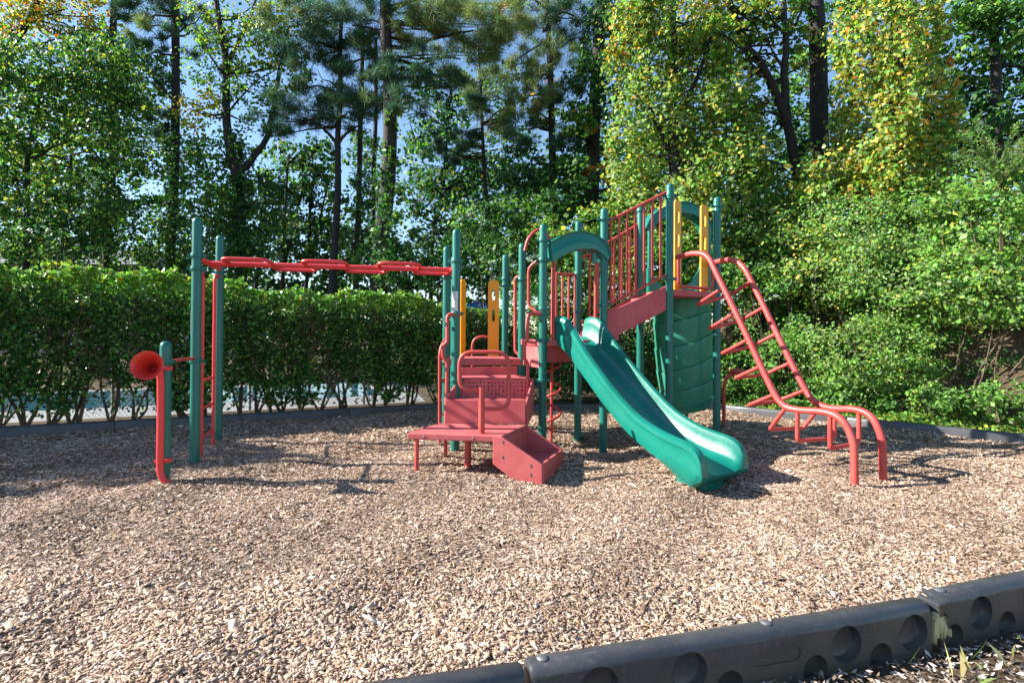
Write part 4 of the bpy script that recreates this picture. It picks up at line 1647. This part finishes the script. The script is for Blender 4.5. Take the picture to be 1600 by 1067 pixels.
oakpal = [(DG, 4), (MG, 3), (LG, 1.5), (YG, 0.8)]
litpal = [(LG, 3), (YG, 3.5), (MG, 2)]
autpal = [(YG, 3), (YE, 2), (OR, 1.2), (LG, 2)]
vinepal = [(YG, 3), (PALE, 3), (LG, 4), (MG, 2), (YE, 0.7), (OR, 0.06)]
towerpal = [(YG, 4), (YE, 1.7), (LG, 3), (PALE, 2), (MG, 1), (OR, 0.2)]
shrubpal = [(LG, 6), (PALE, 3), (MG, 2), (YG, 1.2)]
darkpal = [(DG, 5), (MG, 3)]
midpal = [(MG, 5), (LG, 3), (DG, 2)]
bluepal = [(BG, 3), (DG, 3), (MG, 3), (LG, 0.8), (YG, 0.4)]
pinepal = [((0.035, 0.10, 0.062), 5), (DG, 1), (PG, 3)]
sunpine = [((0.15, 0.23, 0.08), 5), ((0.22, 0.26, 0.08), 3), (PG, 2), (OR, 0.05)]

tree('broadleaf_tree', 'dark-leaved tree with slim crooked trunk at the left edge, above the hedge', [(38, 470), (38, 400), (41, 300), (42, 235), (50, 172), (60, 120)], 16.5, 5, 2.5,
     limbs=[([(42, 240), (22, 205), (0, 190), (-30, 185)], 2.5, 1), ([(43, 240), (70, 236), (95, 224)], 2, 1), ([(38, 400), (15, 385), (-10, 400)], 2.5, 1)],
     blobs=[(60, 110, 80, 45, oakpal), (125, 160, 85, 55, oakpal), (35, 190, 60, 45, oakpal), (30, 300, 60, 50, oakpal), (105, 320, 70, 45, oakpal), (165, 110, 55, 60, oakpal),
            (10, 370, 45, 40, oakpal), (150, 220, 55, 40, oakpal), (90, 375, 60, 40, darkpal), (-40, 250, 60, 80, oakpal), (-50, 120, 70, 70, oakpal)], dens=1.45)
tree('broadleaf_tree', 'tree with orange and yellow autumn leaves in the top left corner', [(-30, 470), (-28, 300), (-15, 180), (2, 105), (25, 55), (50, 10), (70, -40)], 18, 8, 4,
     limbs=[([(8, 92), (30, 78), (60, 70), (95, 60)], 3, 1), ([(30, 50), (60, 30), (100, 15)], 3, 1)],
     blobs=[(20, 25, 55, 35, autpal), (95, 30, 60, 30, autpal), (155, 25, 35, 25, autpal), (50, -30, 80, 30, autpal), (-30, 60, 50, 50, oakpal), (120, 75, 50, 25, midpal)], dens=1.0)
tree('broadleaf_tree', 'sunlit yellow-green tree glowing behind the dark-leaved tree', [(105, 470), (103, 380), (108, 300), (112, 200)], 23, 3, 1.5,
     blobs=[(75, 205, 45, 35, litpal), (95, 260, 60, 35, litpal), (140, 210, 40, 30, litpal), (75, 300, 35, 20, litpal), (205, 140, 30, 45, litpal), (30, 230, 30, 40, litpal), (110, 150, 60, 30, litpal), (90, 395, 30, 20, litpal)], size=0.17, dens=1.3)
tree('pine_tree', 'tall straight pine with thin bare trunk, leftmost of the pines', [(164, 470), (167, 400), (172, 250), (176, 120), (179, -20), (180, -90)], 19, 6, 4.5, bark='pine_bark',
     needle=[(205, 20, 25, 18, 90, pinepal), (150, 95, 40, 20, 110, pinepal), (190, 75, 30, 20, 90, pinepal)],
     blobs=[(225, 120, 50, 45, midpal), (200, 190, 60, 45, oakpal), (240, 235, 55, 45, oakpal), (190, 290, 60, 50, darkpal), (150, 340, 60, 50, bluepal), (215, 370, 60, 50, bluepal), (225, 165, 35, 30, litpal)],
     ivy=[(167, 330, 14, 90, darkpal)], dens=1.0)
tree('pine_tree', 'pine with ivy-clad lower trunk in front of the pale gap of sky', [(267, 470), (268, 400), (270, 250), (273, 110), (275, -20), (276, -80)], 18, 7.5, 5, bark='pine_bark',
     limbs=[([(268, 155), (250, 132), (232, 118)], 2, .8), ([(274, 40), (300, 22), (322, 5)], 2, .8)],
     needle=[(245, 18, 40, 20, 150, pinepal), (310, 38, 38, 20, 150, pinepal), (285, 65, 35, 14, 80, pinepal), (235, 85, 25, 20, 70, pinepal), (240, 120, 25, 15, 60, pinepal), (250, 195, 25, 15, 60, pinepal), (275, -20, 60, 25, 180, pinepal), (225, 45, 25, 18, 70, sunpine)],
     ivy=[(269, 330, 13, 110, darkpal), (268, 230, 9, 60, darkpal)], dens=1.2)
tree('broadleaf_tree', 'forked hardwood with thick ivy-grown base, right of the ivy-clad pine', [(378, 470), (376, 400), (372, 290), (360, 240), (353, 180), (353, 100), (345, 40), (335, -30)], 17, 10, 3.5,
     limbs=[([(353, 105), (370, 70), (388, 35), (402, -10)], 3.5, 1.5), ([(372, 272), (398, 244), (418, 212), (432, 140), (446, 70), (452, 40)], 6, 2), ([(352, 120), (330, 90), (315, 60)], 2, 1), ([(440, 95), (470, 78), (480, 70)], 1.8, .8), ([(372, 265), (362, 225), (380, 200)], 2, .8)],
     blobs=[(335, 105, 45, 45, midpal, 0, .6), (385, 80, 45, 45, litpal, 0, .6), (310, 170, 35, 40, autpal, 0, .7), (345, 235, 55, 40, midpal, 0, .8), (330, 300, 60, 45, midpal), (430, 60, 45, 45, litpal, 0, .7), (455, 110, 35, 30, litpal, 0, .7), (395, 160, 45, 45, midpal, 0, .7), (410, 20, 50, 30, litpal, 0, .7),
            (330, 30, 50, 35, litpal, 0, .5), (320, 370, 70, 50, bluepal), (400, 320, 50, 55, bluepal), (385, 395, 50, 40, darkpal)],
     ivy=[(376, 350, 20, 90, darkpal), (366, 250, 14, 40, darkpal)], dens=1.25)
for (u, Y, v1, lab, bl) in ((408, 24, 300, 'thin dark sapling close beside the forked hardwood', [(415, 300, 35, 40), (420, 370, 40, 40)]),
                            (448, 23, 240, 'thin sapling with leaning twin stems beyond the middle of the hedge', [(450, 290, 45, 45), (455, 370, 45, 45), (470, 240, 35, 25)]),
                            (486, 24, 270, 'slender sapling leaning right, left of the flat-topped pine', [(495, 310, 40, 40), (495, 385, 40, 40), (500, 250, 30, 30)])):
    tree('sapling', lab, [(u - 8, 470), (u - 4, 400), (u, v1 + 40), (u + 4, v1)], Y, 4, 1.2,
         limbs=[([(u - 5, 420), (u + 12, 350), (u + 25, 290)], 3, 1)], blobs=[(a, b, c, d_, bluepal) for a, b, c, d_ in bl], size=0.15, dens=1.25, group='saplings beyond the hedge', twigs=3)
tree('pine_tree', 'shorter pine with flat dark layered crown, left of the biggest trunk', [(519, 470), (522, 400), (527, 300), (528, 210), (531, 150), (533, 80), (536, 0)], 17, 7, 2.5, bark='pine_bark',
     limbs=[([(527, 225), (512, 208), (496, 196), (470, 190)], 3, 1), ([(528, 225), (545, 205), (570, 192)], 3, 1), ([(531, 150), (500, 135), (470, 140)], 2, .8), ([(532, 110), (560, 95), (590, 90)], 2, .8)],
     needle=[(475, 172, 60, 22, 330, pinepal), (545, 178, 60, 22, 320, pinepal), (515, 128, 65, 24, 350, pinepal), (480, 75, 60, 28, 330, pinepal), (560, 95, 50, 25, 260, pinepal), (520, 50, 55, 25, 260, pinepal), (430, 190, 32, 16, 110, pinepal), (490, 20, 60, 25, 260, pinepal), (590, 150, 30, 25, 130, pinepal), (450, 30, 45, 25, 150, sunpine)])
tree('pine_tree', 'thin pale-trunked pine just left of the biggest pine', [(556, 470), (557, 400), (561, 280), (563, 170), (566, 40)], 19, 5, 3.5, bark='pine_bark', blobs=[(555, 380, 30, 40, bluepal), (575, 300, 25, 40, bluepal)], ivy=[(557, 370, 10, 55, midpal)], dens=1.0, group=None)
tree('pine_tree', 'thin reddish pine trunk touching the biggest pine from behind', [(584, 470), (583, 400), (584, 280), (586, 170), (587, 60)], 20, 4.5, 3, bark='pine_bark', blobs=[(570, 250, 25, 40, bluepal)], ivy=[(583, 330, 9, 80, midpal)], dens=1.0)
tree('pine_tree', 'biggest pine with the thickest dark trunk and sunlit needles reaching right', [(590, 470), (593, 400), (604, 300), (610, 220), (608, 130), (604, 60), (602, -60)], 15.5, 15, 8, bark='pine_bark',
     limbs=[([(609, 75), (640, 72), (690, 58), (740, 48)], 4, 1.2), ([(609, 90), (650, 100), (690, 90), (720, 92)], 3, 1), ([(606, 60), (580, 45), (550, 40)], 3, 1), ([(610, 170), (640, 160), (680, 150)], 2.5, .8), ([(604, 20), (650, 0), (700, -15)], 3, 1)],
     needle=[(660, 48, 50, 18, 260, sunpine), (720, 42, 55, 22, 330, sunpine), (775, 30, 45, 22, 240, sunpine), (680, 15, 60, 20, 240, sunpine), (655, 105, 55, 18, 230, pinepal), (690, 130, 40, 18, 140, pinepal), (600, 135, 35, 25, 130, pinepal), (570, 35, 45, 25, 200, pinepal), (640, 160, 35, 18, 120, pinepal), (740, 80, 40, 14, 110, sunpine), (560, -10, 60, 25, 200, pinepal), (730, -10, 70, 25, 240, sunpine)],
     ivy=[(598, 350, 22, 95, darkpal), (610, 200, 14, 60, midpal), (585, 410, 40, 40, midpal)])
tree('pine_tree', 'small pine with thin trunk and layered tufts, right of the biggest pine', [(762, 470), (760, 330), (755, 230), (751, 150), (748, 80), (746, 40)], 18, 4, 1.2, bark='pine_bark',
     limbs=[([(756, 200), (735, 205), (710, 225)], 1.6, .6), ([(753, 170), (775, 180), (800, 185)], 1.6, .6), ([(750, 130), (730, 125), (715, 128)], 1.2, .5), ([(758, 270), (730, 262), (700, 245)], 1.4, .5)],
     needle=[(745, 125, 45, 16, 150, sunpine), (770, 185, 45, 16, 150, sunpine), (715, 220, 38, 20, 130, pinepal), (800, 195, 30, 14, 80, sunpine), (735, 165, 30, 12, 70, pinepal), (748, 85, 30, 14, 80, pinepal), (700, 240, 30, 16, 90, pinepal)])
tree('broadleaf_tree', 'airy small-leaved tree letting blue sky through, behind the small pine', [(672, 470), (675, 380), (690, 300), (700, 200), (705, 120)], 25, 4, 1.2,
     limbs=[([(685, 330), (720, 270), (760, 250)], 2, .7), ([(690, 310), (660, 250), (640, 190)], 2, .7)],
     blobs=[(660, 190, 50, 50, bluepal), (710, 150, 55, 45, bluepal), (690, 260, 65, 50, bluepal), (750, 280, 60, 50, bluepal), (650, 320, 50, 50, bluepal), (730, 345, 60, 40, bluepal), (790, 240, 45, 50, bluepal), (790, 140, 45, 45, bluepal), (640, 120, 40, 40, bluepal)], size=0.17, dens=0.95, twigs=4)
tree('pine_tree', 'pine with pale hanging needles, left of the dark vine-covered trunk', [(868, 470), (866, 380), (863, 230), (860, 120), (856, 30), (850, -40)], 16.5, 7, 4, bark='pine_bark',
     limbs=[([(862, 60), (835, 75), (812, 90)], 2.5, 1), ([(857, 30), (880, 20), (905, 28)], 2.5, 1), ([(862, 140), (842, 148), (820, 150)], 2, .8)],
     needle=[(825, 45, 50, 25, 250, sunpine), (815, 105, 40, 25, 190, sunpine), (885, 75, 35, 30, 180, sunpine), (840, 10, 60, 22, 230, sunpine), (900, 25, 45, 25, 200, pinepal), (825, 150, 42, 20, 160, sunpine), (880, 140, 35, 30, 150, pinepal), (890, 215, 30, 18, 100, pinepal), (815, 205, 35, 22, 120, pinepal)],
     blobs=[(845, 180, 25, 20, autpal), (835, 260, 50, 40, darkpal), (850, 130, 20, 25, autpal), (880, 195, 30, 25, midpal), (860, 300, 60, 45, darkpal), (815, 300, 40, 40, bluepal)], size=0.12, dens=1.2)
tree('vine_covered_tree', 'dark trunk wrapped in vines beside the yellow-green vine mass', [(925, 470), (926, 330), (928, 200), (933, 90), (940, -40)], 16.0, 12, 9,
     limbs=[([(932, 110), (950, 95), (965, 70)], 3, 1)],
     blobs=[(935, 60, 30, 60, darkpal), (915, 140, 30, 50, darkpal), (955, 130, 25, 60, darkpal), (920, 240, 45, 45, darkpal), (900, 190, 30, 30, midpal), (935, 272, 22, 13, [(OR, 3), (YE, 2)], -0.6, .7), (958, 278, 16, 12, [(OR, 3), (YE, 1)], -0.6, .6), (905, 195, 25, 18, autpal, -0.5), (960, 20, 40, 40, darkpal), (890, 290, 40, 40, darkpal), (950, 325, 40, 30, darkpal)],
     size=0.12, dens=1.6)
tree('vine_covered_tree', 'broad mass of yellow-green vines hanging over a tree behind the stair railing', [(1060, 470), (1058, 330), (1052, 200), (1050, 80), (1046, -40)], 13.0, 10, 7,
     limbs=[([(1052, 200), (1090, 120), (1110, 60)], 4, 2), ([(1055, 260), (1020, 180), (1000, 120)], 4, 2)],
     blobs=[(1050, 40, 70, 50, vinepal), (1000, 100, 55, 55, vinepal), (1090, 110, 60, 60, vinepal), (1020, 180, 65, 60, vinepal), (1110, 200, 70, 60, vinepal), (1055, 260, 70, 55, vinepal), (1140, 275, 70, 50, vinepal), (975, 240, 35, 50, vinepal), (1150, 165, 45, 50, vinepal), (1000, 300, 45, 40, vinepal), (1085, 320, 60, 40, vinepal), (1000, 345, 45, 45, vinepal, -.2), (1150, 345, 55, 45, vinepal, -.4), (1195, 390, 45, 40, vinepal, -.9), (1085, 375, 55, 45, vinepal, -.3), (1130, 130, 45, 45, vinepal), (1110, 70, 40, 45, vinepal, .4), (1010, 20, 45, 40, vinepal), (1095, 30, 50, 40, [(YE, 3), (YG, 4), (PALE, 3)]), (970, 60, 28, 35, autpal), (1180, 330, 50, 45, midpal), (1150, 230, 50, 40, vinepal)],
     size=0.09, dens=2.4, per=34, cl=0.15, hang=1.9)
tree('broadleaf_tree', 'bare-limbed tree leaning left with dark forking branches', [(1250, 470), (1247, 330), (1243, 260), (1228, 185), (1205, 130), (1182, 95), (1165, 62), (1140, 20), (1120, -20)], 13.2, 9, 4,
     limbs=[([(1200, 122), (1170, 108), (1135, 98), (1115, 92)], 4, 1.5), ([(1230, 195), (1226, 120), (1228, 60), (1222, -20)], 7, 4), ([(1227, 55), (1205, 30), (1190, 0)], 2.5, 1), ([(1228, 60), (1245, 35), (1258, 0)], 3, 1.2), ([(1226, 110), (1210, 85), (1195, 55)], 2.5, 1), ([(1180, 92), (1190, 70), (1178, 35)], 2, 1), ([(1205, 132), (1240, 110), (1262, 98)], 2, 1), ([(1195, 165), (1175, 150), (1160, 165)], 2.5, 1), ([(1228, 185), (1200, 175), (1180, 180)], 3, 1)],
     blobs=[(1150, 20, 50, 30, litpal), (1120, 60, 40, 30, litpal), (1250, 75, 35, 40, litpal, .6, .7), (1215, 100, 30, 30, litpal, .6, .6), (1165, 25, 55, 30, litpal, .4, .8), (1215, 0, 50, 30, litpal, .4, .8), (1195, 35, 45, 35, litpal, 0, .7), (1180, 75, 40, 30, litpal, .5, .5), (1245, 30, 35, 35, midpal, .5, .7), (1205, 190, 30, 35, midpal, .5, .6), (1175, 250, 35, 45, vinepal, .3, .9), (1215, 290, 40, 40, vinepal, .3, .9), (1165, 120, 30, 25, litpal, .5, .5)], size=0.115, dens=1.3, twigs=2)
tree('broadleaf_tree', 'thick straight grey trunk rising left of the vine tower', [(1290, 470), (1287, 300), (1284, 210), (1280, 110), (1272, 40), (1266, -40)], 13.8, 15, 11.5,
     limbs=[([(1276, 60), (1255, 45), (1235, 48)], 3, 1.2)],
     blobs=[(1310, 60, 30, 60, midpal, 1.5), (1245, 150, 40, 60, midpal, 1.8), (1300, 210, 40, 40, midpal, 1.5), (1250, 120, 30, 40, midpal, 1.5), (1300, 160, 25, 40, midpal, 1.5), (1285, -10, 50, 25, midpal, 1), (1240, 210, 30, 40, darkpal, 1.5)], size=0.12, dens=1.4)
tree('vine_covered_tree', 'tall tower of yellowing vines smothering a tree above the bright shrubs', [(1400, 470), (1400, 330), (1402, 200), (1405, 80), (1408, -50)], 11.8, 12, 9,
     limbs=[([(1403, 180), (1430, 110), (1440, 60), (1434, 40)], 4, 2), ([(1402, 220), (1370, 140), (1362, 60)], 4, 2), ([(1446, 80), (1438, 55), (1428, 30)], 3, 2)],
     blobs=[(1335, 60, 26, 60, towerpal), (1340, 140, 35, 45, towerpal), (1395, 40, 38, 55, towerpal), (1402, 80, 34, 60, towerpal, -0.9), (1405, 180, 40, 50, towerpal, -0.9), (1395, 250, 45, 50, towerpal, -0.7), (1445, 50, 28, 45, towerpal), (1405, 125, 50, 55, towerpal), (1440, 150, 45, 55, towerpal), (1350, 215, 50, 45, towerpal), (1420, 220, 60, 50, towerpal), (1310, 260, 50, 35, towerpal), (1370, 285, 60, 40, towerpal), (1450, 265, 45, 40, towerpal), (1465, 195, 30, 45, towerpal), (1340, 10, 30, 30, vinepal), (1480, 120, 25, 20, [(OR, 2), (YE, 2)], 0, .4), (1270, 290, 40, 30, towerpal), (1400, -10, 60, 30, towerpal), (1290, 330, 60, 35, vinepal)],
     size=0.085, dens=2.6, per=34, up=0.3, cl=0.15, hang=1.8)
tree('maple_tree', 'dense dark green tree in the top right corner', [(1560, 470), (1560, 300), (1556, 200), (1552, 100), (1550, 0)], 14.5, 9, 6,
     blobs=[(1560, 40, 60, 45, midpal), (1510, 40, 40, 50, midpal), (1590, 110, 55, 50, darkpal), (1530, 110, 45, 40, midpal), (1560, 180, 60, 45, darkpal), (1620, 40, 50, 60, midpal), (1620, 190, 60, 60, darkpal), (1510, 180, 35, 45, darkpal), (1540, -10, 80, 30, midpal), (1480, 60, 25, 50, darkpal, 1), (1580, 230, 70, 40, darkpal, 1), (1500, 230, 50, 40, darkpal, 1)], size=0.13, dens=1.9)

# far wood closing the view between the trunks
FB = []
for i in range(44):
    u = -260 + i * 31 + rng.normal() * 15
    vb = 400 + rng.normal() * 18
    FB.append((u, vb, 42, 50, bluepal, 0, 0.9))
    FB.append((u + 15, vb - 75 + rng.normal() * 20, 36, 36, bluepal, 0, 0.75))
    FB.append((u - 10, vb - 140 + rng.normal() * 25, 34, 32, bluepal, 0, 0.6))
for i in range(24):
    FB.append((-100 + i * 36, 462, 40, 30, bluepal, 0, 1.3))
    FB.append((820 + i * 36, 410, 40, 60, darkpal, -8, 1.2))
    FB.append((800 + i * 40, 300 + rng.normal() * 60, 55, 90, darkpal, 0, 0.9))
fw = crown('distant_woods', auto_blobs(FB, 30, 0.26, 1.2), 0.26, M['leaf'], None)
tag(fw, 'distant dark woods behind the tree trunks', 'woods', kind='stuff')

# ------- bank under the shrubs on the right
b0, b1 = v2(BACK_R0), v2(BACK_R1)
bd = (b1 - b0) / np.linalg.norm(b1 - b0)
bn = np.array([-bd[1], bd[0]])
if bn[1] < 0:
    bn = -bn
rows_ = []
for s in np.linspace(0, 9, 19):
    r_ = []
    for t in np.linspace(-4.5, 12, 34):
        p = b0 + bd * t + bn * (s + 1.3)
        k = min(1.0, max(0, s / 2.6))
        hgt = (1.2 + 2.2 * min(1, max(0, (t + 3) / 4.5))) * (k * k * (3 - 2 * k)) + 0.03
        r_.append((p[0], p[1], hgt + 0.08 * math.sin(3 * t + s * 2)))
    rows_.append(r_)
bk = MB().grid(rows_).build('bank', M['soil'], None, True)
tag(bk, kind='structure')
gs = flat('grass_strip', [b0 + bn * 0.07 - bd * 0.2, b1 + bn * 0.07 + bd * 0.4, b1 + bn * 2.2 + bd * 0.4, b0 + bn * 2.2 - bd * 0.2], 0.06, M['lawn'])


def shrub(label, u, v, ru, rv, Y, pal, n=None, size=0.062, up=0.5, cl=0.19, group=None, dens=2.9, name='shrub', extra=()):
    size *= 0.78 + 0.5 * rng.random()
    cl *= 0.72 + 0.5 * rng.random()
    per_ = int(34 + 60 * rng.random())
    cpos = P(u, v, Y)
    t = thing(name, label, 'shrub', (cpos.x, cpos.y, 0.05), group)
    bl = auto_blobs([(u, v, ru, rv, pal, 0)] + [(a, b, c, d_, pal, e_) for a, b, c, d_, e_ in extra], Y, size, dens)
    crown('foliage', bl, size, M['leaf'], t, per=per_, cl=cl, up=up, aspect=0.36)
    m = MB()
    for (c, rad, n_, p_) in bl:
        for _ in range(4):
            e_ = c + unit(rng.normal(size=(1, 3)))[0] * rad * (0.75 + 0.25 * rng.random())
            b_ = wob((cpos.x + rng.normal() * 0.15, cpos.y + rng.normal() * 0.15, 0.02), e_, 5, 0.05)
            m.tube(b_, taper(b_, 0.018, 0.004), 5)
    m.build('stem', M['twig'], t, True, recalc=False)
    return t


YE2 = [(LG, 3), (YG, 2), (PALE, 2), (YE, 0.5)]
shrub('bright fine-leaved shrub high on the bank under the vine tower', 1350, 345, 90, 55, 11.6, shrubpal, extra=((1420, 370, 70, 50, -.3),))
shrub('largest bright green shrub at the right edge of the bank', 1530, 350, 95, 75, 9.8, [(LG, 6), (MG, 3), (YG, 1), (PALE, 1)], extra=((1580, 300, 70, 55, .3), (1470, 320, 60, 50, .8)))
shrub('green shrub bulging out below the largest bright one', 1500, 450, 95, 60, 9.6, shrubpal, extra=((1580, 450, 80, 60, -.5),))
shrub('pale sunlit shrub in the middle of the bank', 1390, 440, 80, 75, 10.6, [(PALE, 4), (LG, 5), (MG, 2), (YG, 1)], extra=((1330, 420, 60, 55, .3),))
shrub('pale green shrub beside the top of the red climber', 1280, 420, 65, 65, 11.4, YE2, extra=((1235, 390, 45, 50, .3),))
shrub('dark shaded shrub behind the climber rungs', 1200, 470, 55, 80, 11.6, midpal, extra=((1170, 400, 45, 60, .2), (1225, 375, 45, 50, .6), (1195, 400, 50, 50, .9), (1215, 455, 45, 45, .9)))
shrub('mid-height shrub right of the climber feet', 1340, 560, 85, 65, 10.3, shrubpal, extra=((1410, 560, 55, 60, -.3),))
shrub('low shrub between the climber rails', 1240, 570, 65, 65, 11.0, [(LG, 3), (MG, 4), (PALE, 1)])
shrub('low leafy shrub beside the red seat pod', 1165, 590, 40, 50, 11.2, midpal)
shrub('shrub spilling onto the border at the right edge', 1570, 640, 60, 55, 8.5, [(LG, 4), (MG, 4), (PALE, 1.5)], extra=((1510, 650, 45, 40, .1),))
shrub('small round shrub at the corner of the far border', 1460, 640, 45, 38, 9.2, shrubpal)
shrub('low dark undergrowth shrub above the far border', 1330, 630, 60, 34, 10.2, midpal, extra=((1400, 640, 40, 28, -.4), (1265, 620, 50, 28, .4)))
shrub('dark hollow shrub with bare brown twigs near the right edge', 1520, 550, 60, 45, 9.9, darkpal, dens=1.4, extra=((1590, 540, 50, 50, -.3),))
shrub('bright green bush rising behind the slide hood', 890, 370, 50, 45, 12.6, [(LG, 5), (YG, 3), (MG, 2)], size=0.085, extra=((950, 360, 50, 45, .2), (850, 400, 40, 45, .2)))
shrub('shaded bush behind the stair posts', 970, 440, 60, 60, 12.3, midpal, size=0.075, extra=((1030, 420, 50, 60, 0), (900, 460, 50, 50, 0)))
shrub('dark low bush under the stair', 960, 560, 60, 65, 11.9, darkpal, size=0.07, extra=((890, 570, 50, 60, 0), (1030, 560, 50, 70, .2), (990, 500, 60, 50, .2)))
shrub('yellow-green bush behind the yellow panels of the top deck', 1090, 410, 60, 60, 12.4, vinepal, size=0.08, extra=((1130, 450, 45, 60, -.3), (1075, 500, 60, 70, 0), (1110, 580, 45, 60, -.3)))
shrub('dark evergreen bush behind the hedge end, left of the yellow panels', 690, 410, 55, 45, 14.5, darkpal, size=0.1, extra=((640, 420, 50, 40, .4), (745, 400, 55, 55, 0)))
shrub('glossy dark evergreen bush right of the yellow lower panel', 800, 400, 45, 60, 13.0, [(DG, 4), (MG, 4), (LG, 0.6)], size=0.09, extra=((760, 350, 55, 40, .3), (830, 340, 50, 45, .4)))
shrub('bushy young shrub closing the gap at the hedge end', 830, 520, 45, 70, 11.7, darkpal, size=0.07, extra=((870, 500, 40, 60, .2), (800, 560, 40, 60, -.1)))
shrub('low yellow-green shrub poking above the hedge at the left', 105, 415, 45, 22, 12.0, litpal, size=0.09, dens=1.4)

# spiky shrub with long arching sprays
sp = P(1565, 310, 9.7)
t = thing('arching_shrub', 'feathery shrub with long arching sprays against the dark tree', 'shrub', (sp.x, sp.y, 0.05))
m = MB()
LP, LN = [], []
for (u, v) in ((1495, 208), (1520, 190), (1545, 215), (1590, 192), (1600, 215), (1625, 190), (1480, 240), (1510, 250), (1600, 245), (1575, 225), (1640, 240), (1530, 235)):
    e_ = P(u, v, 9.4 + rng.normal() * 0.3)
    mid = (sp + e_) / 2 + Vector((0, 0, 0.22))
    b_ = spline([Vector((sp.x, sp.y, 1.2)), sp, mid, e_], 12)
    m.tube(b_, taper(b_, 0.016, 0.003), 5)
    for q_ in b_[14:]:
        for _ in range(7):
            LP.append(np.array(q_) + rng.normal(size=3) * 0.03)
            LN.append(rng.normal(size=3) * 0.6 + np.array([0, 0, 0.8]))
    for q_ in b_[18:-1:3]:
        d_ = Vector(rng.normal(size=3)) * 0.12
        b2 = [q_, q_ + d_ * 0.6 + (e_ - q_) * 0.2, q_ + d_ + (e_ - q_) * 0.35]
        m.tube(b2, 0.003, 4)
        for f_ in np.linspace(0.2, 1, 6):
            for _ in range(3):
                LP.append(np.array(q_ + (b2[2] - q_) * f_) + rng.normal(size=3) * 0.02)
                LN.append(rng.normal(size=3) * 0.6 + np.array([0, 0, 0.8]))
m.build('stem', M['twig'], t, True, recalc=False)
LP, LN = np.array(LP), np.array(LN)
leaves('foliage', LP, 0.05, LN, tints(len(LP), [(PALE, 4), (LG, 3), (MG, 2)], 0.2), M['leaf'], t, 0.22)

# ground creepers, grass and leaf litter
n = 5200
tq = rng.random(n) * (np.linalg.norm(b1 - b0) + 0.6) - 0.2
sq = 0.1 + 1.6 * rng.random(n) ** 1.2
pts = b0 + bd * tq[:, None] + bn * sq[:, None]
pts = np.concatenate([pts, (0.07 + 0.10 * rng.random(n) * (0.3 + sq))[:, None]], 1)
o = leaves('ground_creeper', pts, 0.045 + 0.02 * rng.random(n), rng.normal(size=(n, 3)) * 0.5 + np.array([0, -0.3, 0.8]), tints(n, [(LG, 3), (MG, 3), (YG, 2), (YE, .6)], 0.25), M['leaf'])
tag(o, 'low creeper and grass along the foot of the bank', 'ground cover', kind='stuff')

# litter and grass outside the near border
n = 34000
y = 0.9 + 3.2 * rng.random(n)
x = 0.1 + 4.5 * rng.random(n)
q0_ = aB
rel = np.stack([x, y], 1) - q0_
side = rel @ np.array([dB[1], -dB[0]])
kp = side > 0.01
p = np.stack([x, y], 1)[kp]
n = len(p)
c3 = np.concatenate([p, (0.08 + 0.035 * rng.random(n))[:, None]], 1)
lit = np.array([(0.42, 0.35, 0.29), (0.20, 0.14, 0.10), (0.55, 0.48, 0.42), (0.12, 0.085, 0.06)])
o = leaves('leaf_litter', c3, 0.025 * np.exp(rng.normal(0, .4, n)), rng.normal(size=(n, 3)) * 0.45 + np.array([0, 0, 1]), lit[rng.integers(0, 4, n)] * np.exp(rng.normal(0, .2, (n, 1))), M['chips'], None, 0.20)
tag(o, 'dry leaves and chips outside the near border', 'leaf litter', kind='stuff')
gc = np.array(G(1590, 1050, 0.08))
n = 45
p = gc + rng.normal(size=(n, 3)) * np.array([0.22, 0.10, 0])
rel = p[:, :2] - aC
p = p[(rel @ np.array([dC[1], -dC[0]])) > 0.04]
n = len(p)
p[:, 2] = 0.075
h_ = 0.05 + 0.09 * rng.random(n)
lean = rng.normal(size=(n, 3)) * 0.5
lean[:, 2] = 1
lean = unit(lean) * h_[:, None]
sd_ = unit(np.cross(lean, rng.normal(size=(n, 3)))) * 0.0011
co = np.stack([p - sd_, p + sd_, p + lean * 0.6 + sd_ * 0.8, p + lean * 1.0 + rng.normal(size=(n, 3)) * 0.02], 1)
tg = tints(n, [((0.16, 0.20, 0.06), 3), ((0.42, 0.37, 0.17), 3), (MG, 1)], 0.2)
o = np_mesh('grass', co.reshape(-1, 3), 4, np.arange(n * 4), np.repeat(tg, 4, 0), M['grass'])
tag(o, 'tuft of thin grass at the bottom right corner', 'grass', kind='stuff')

# house glimpsed far off through the trees at the left
hp_ = [P(-90, 425, 34), P(215, 425, 34)]
hs = thing('house', 'pale far house with grey roof glimpsed through the trees at the left', 'house', (hp_[0].x, hp_[0].y, 0))
ze, zr = P(0, 412, 34).z, P(0, 384, 36).z
M['siding'] = painted('pale_siding', (0.42, 0.40, 0.37), (0.5, 0.48, 0.45), 0.8, 3)
M['roof'] = painted('grey_roof_shingle', (0.16, 0.165, 0.175), (0.22, 0.225, 0.235), 0.9, 6)
x0, x1 = hp_[0].x, hp_[1].x
MB().prism([(x0, 34, 0), (x1, 34, 0), (x1, 34, ze), (x0, 34, ze)], (0, 8, 0)).build('wall', M['siding'], hs)
MB().prism([(x0 - .4, 33.5, ze - .05), (x0 - .4, 38, zr), (x0 - .4, 42.5, ze - .05)], (x1 - x0 + .8, 0, 0)).build('roof', M['roof'], hs)
for f_ in (0.2, 0.45, 0.7, 0.9):
    xx = x0 + (x1 - x0) * f_
    MB().box((xx, 33.98, ze - 1.0), (1.1, 0.08, 1.2)).build('window', M['print'], hs)
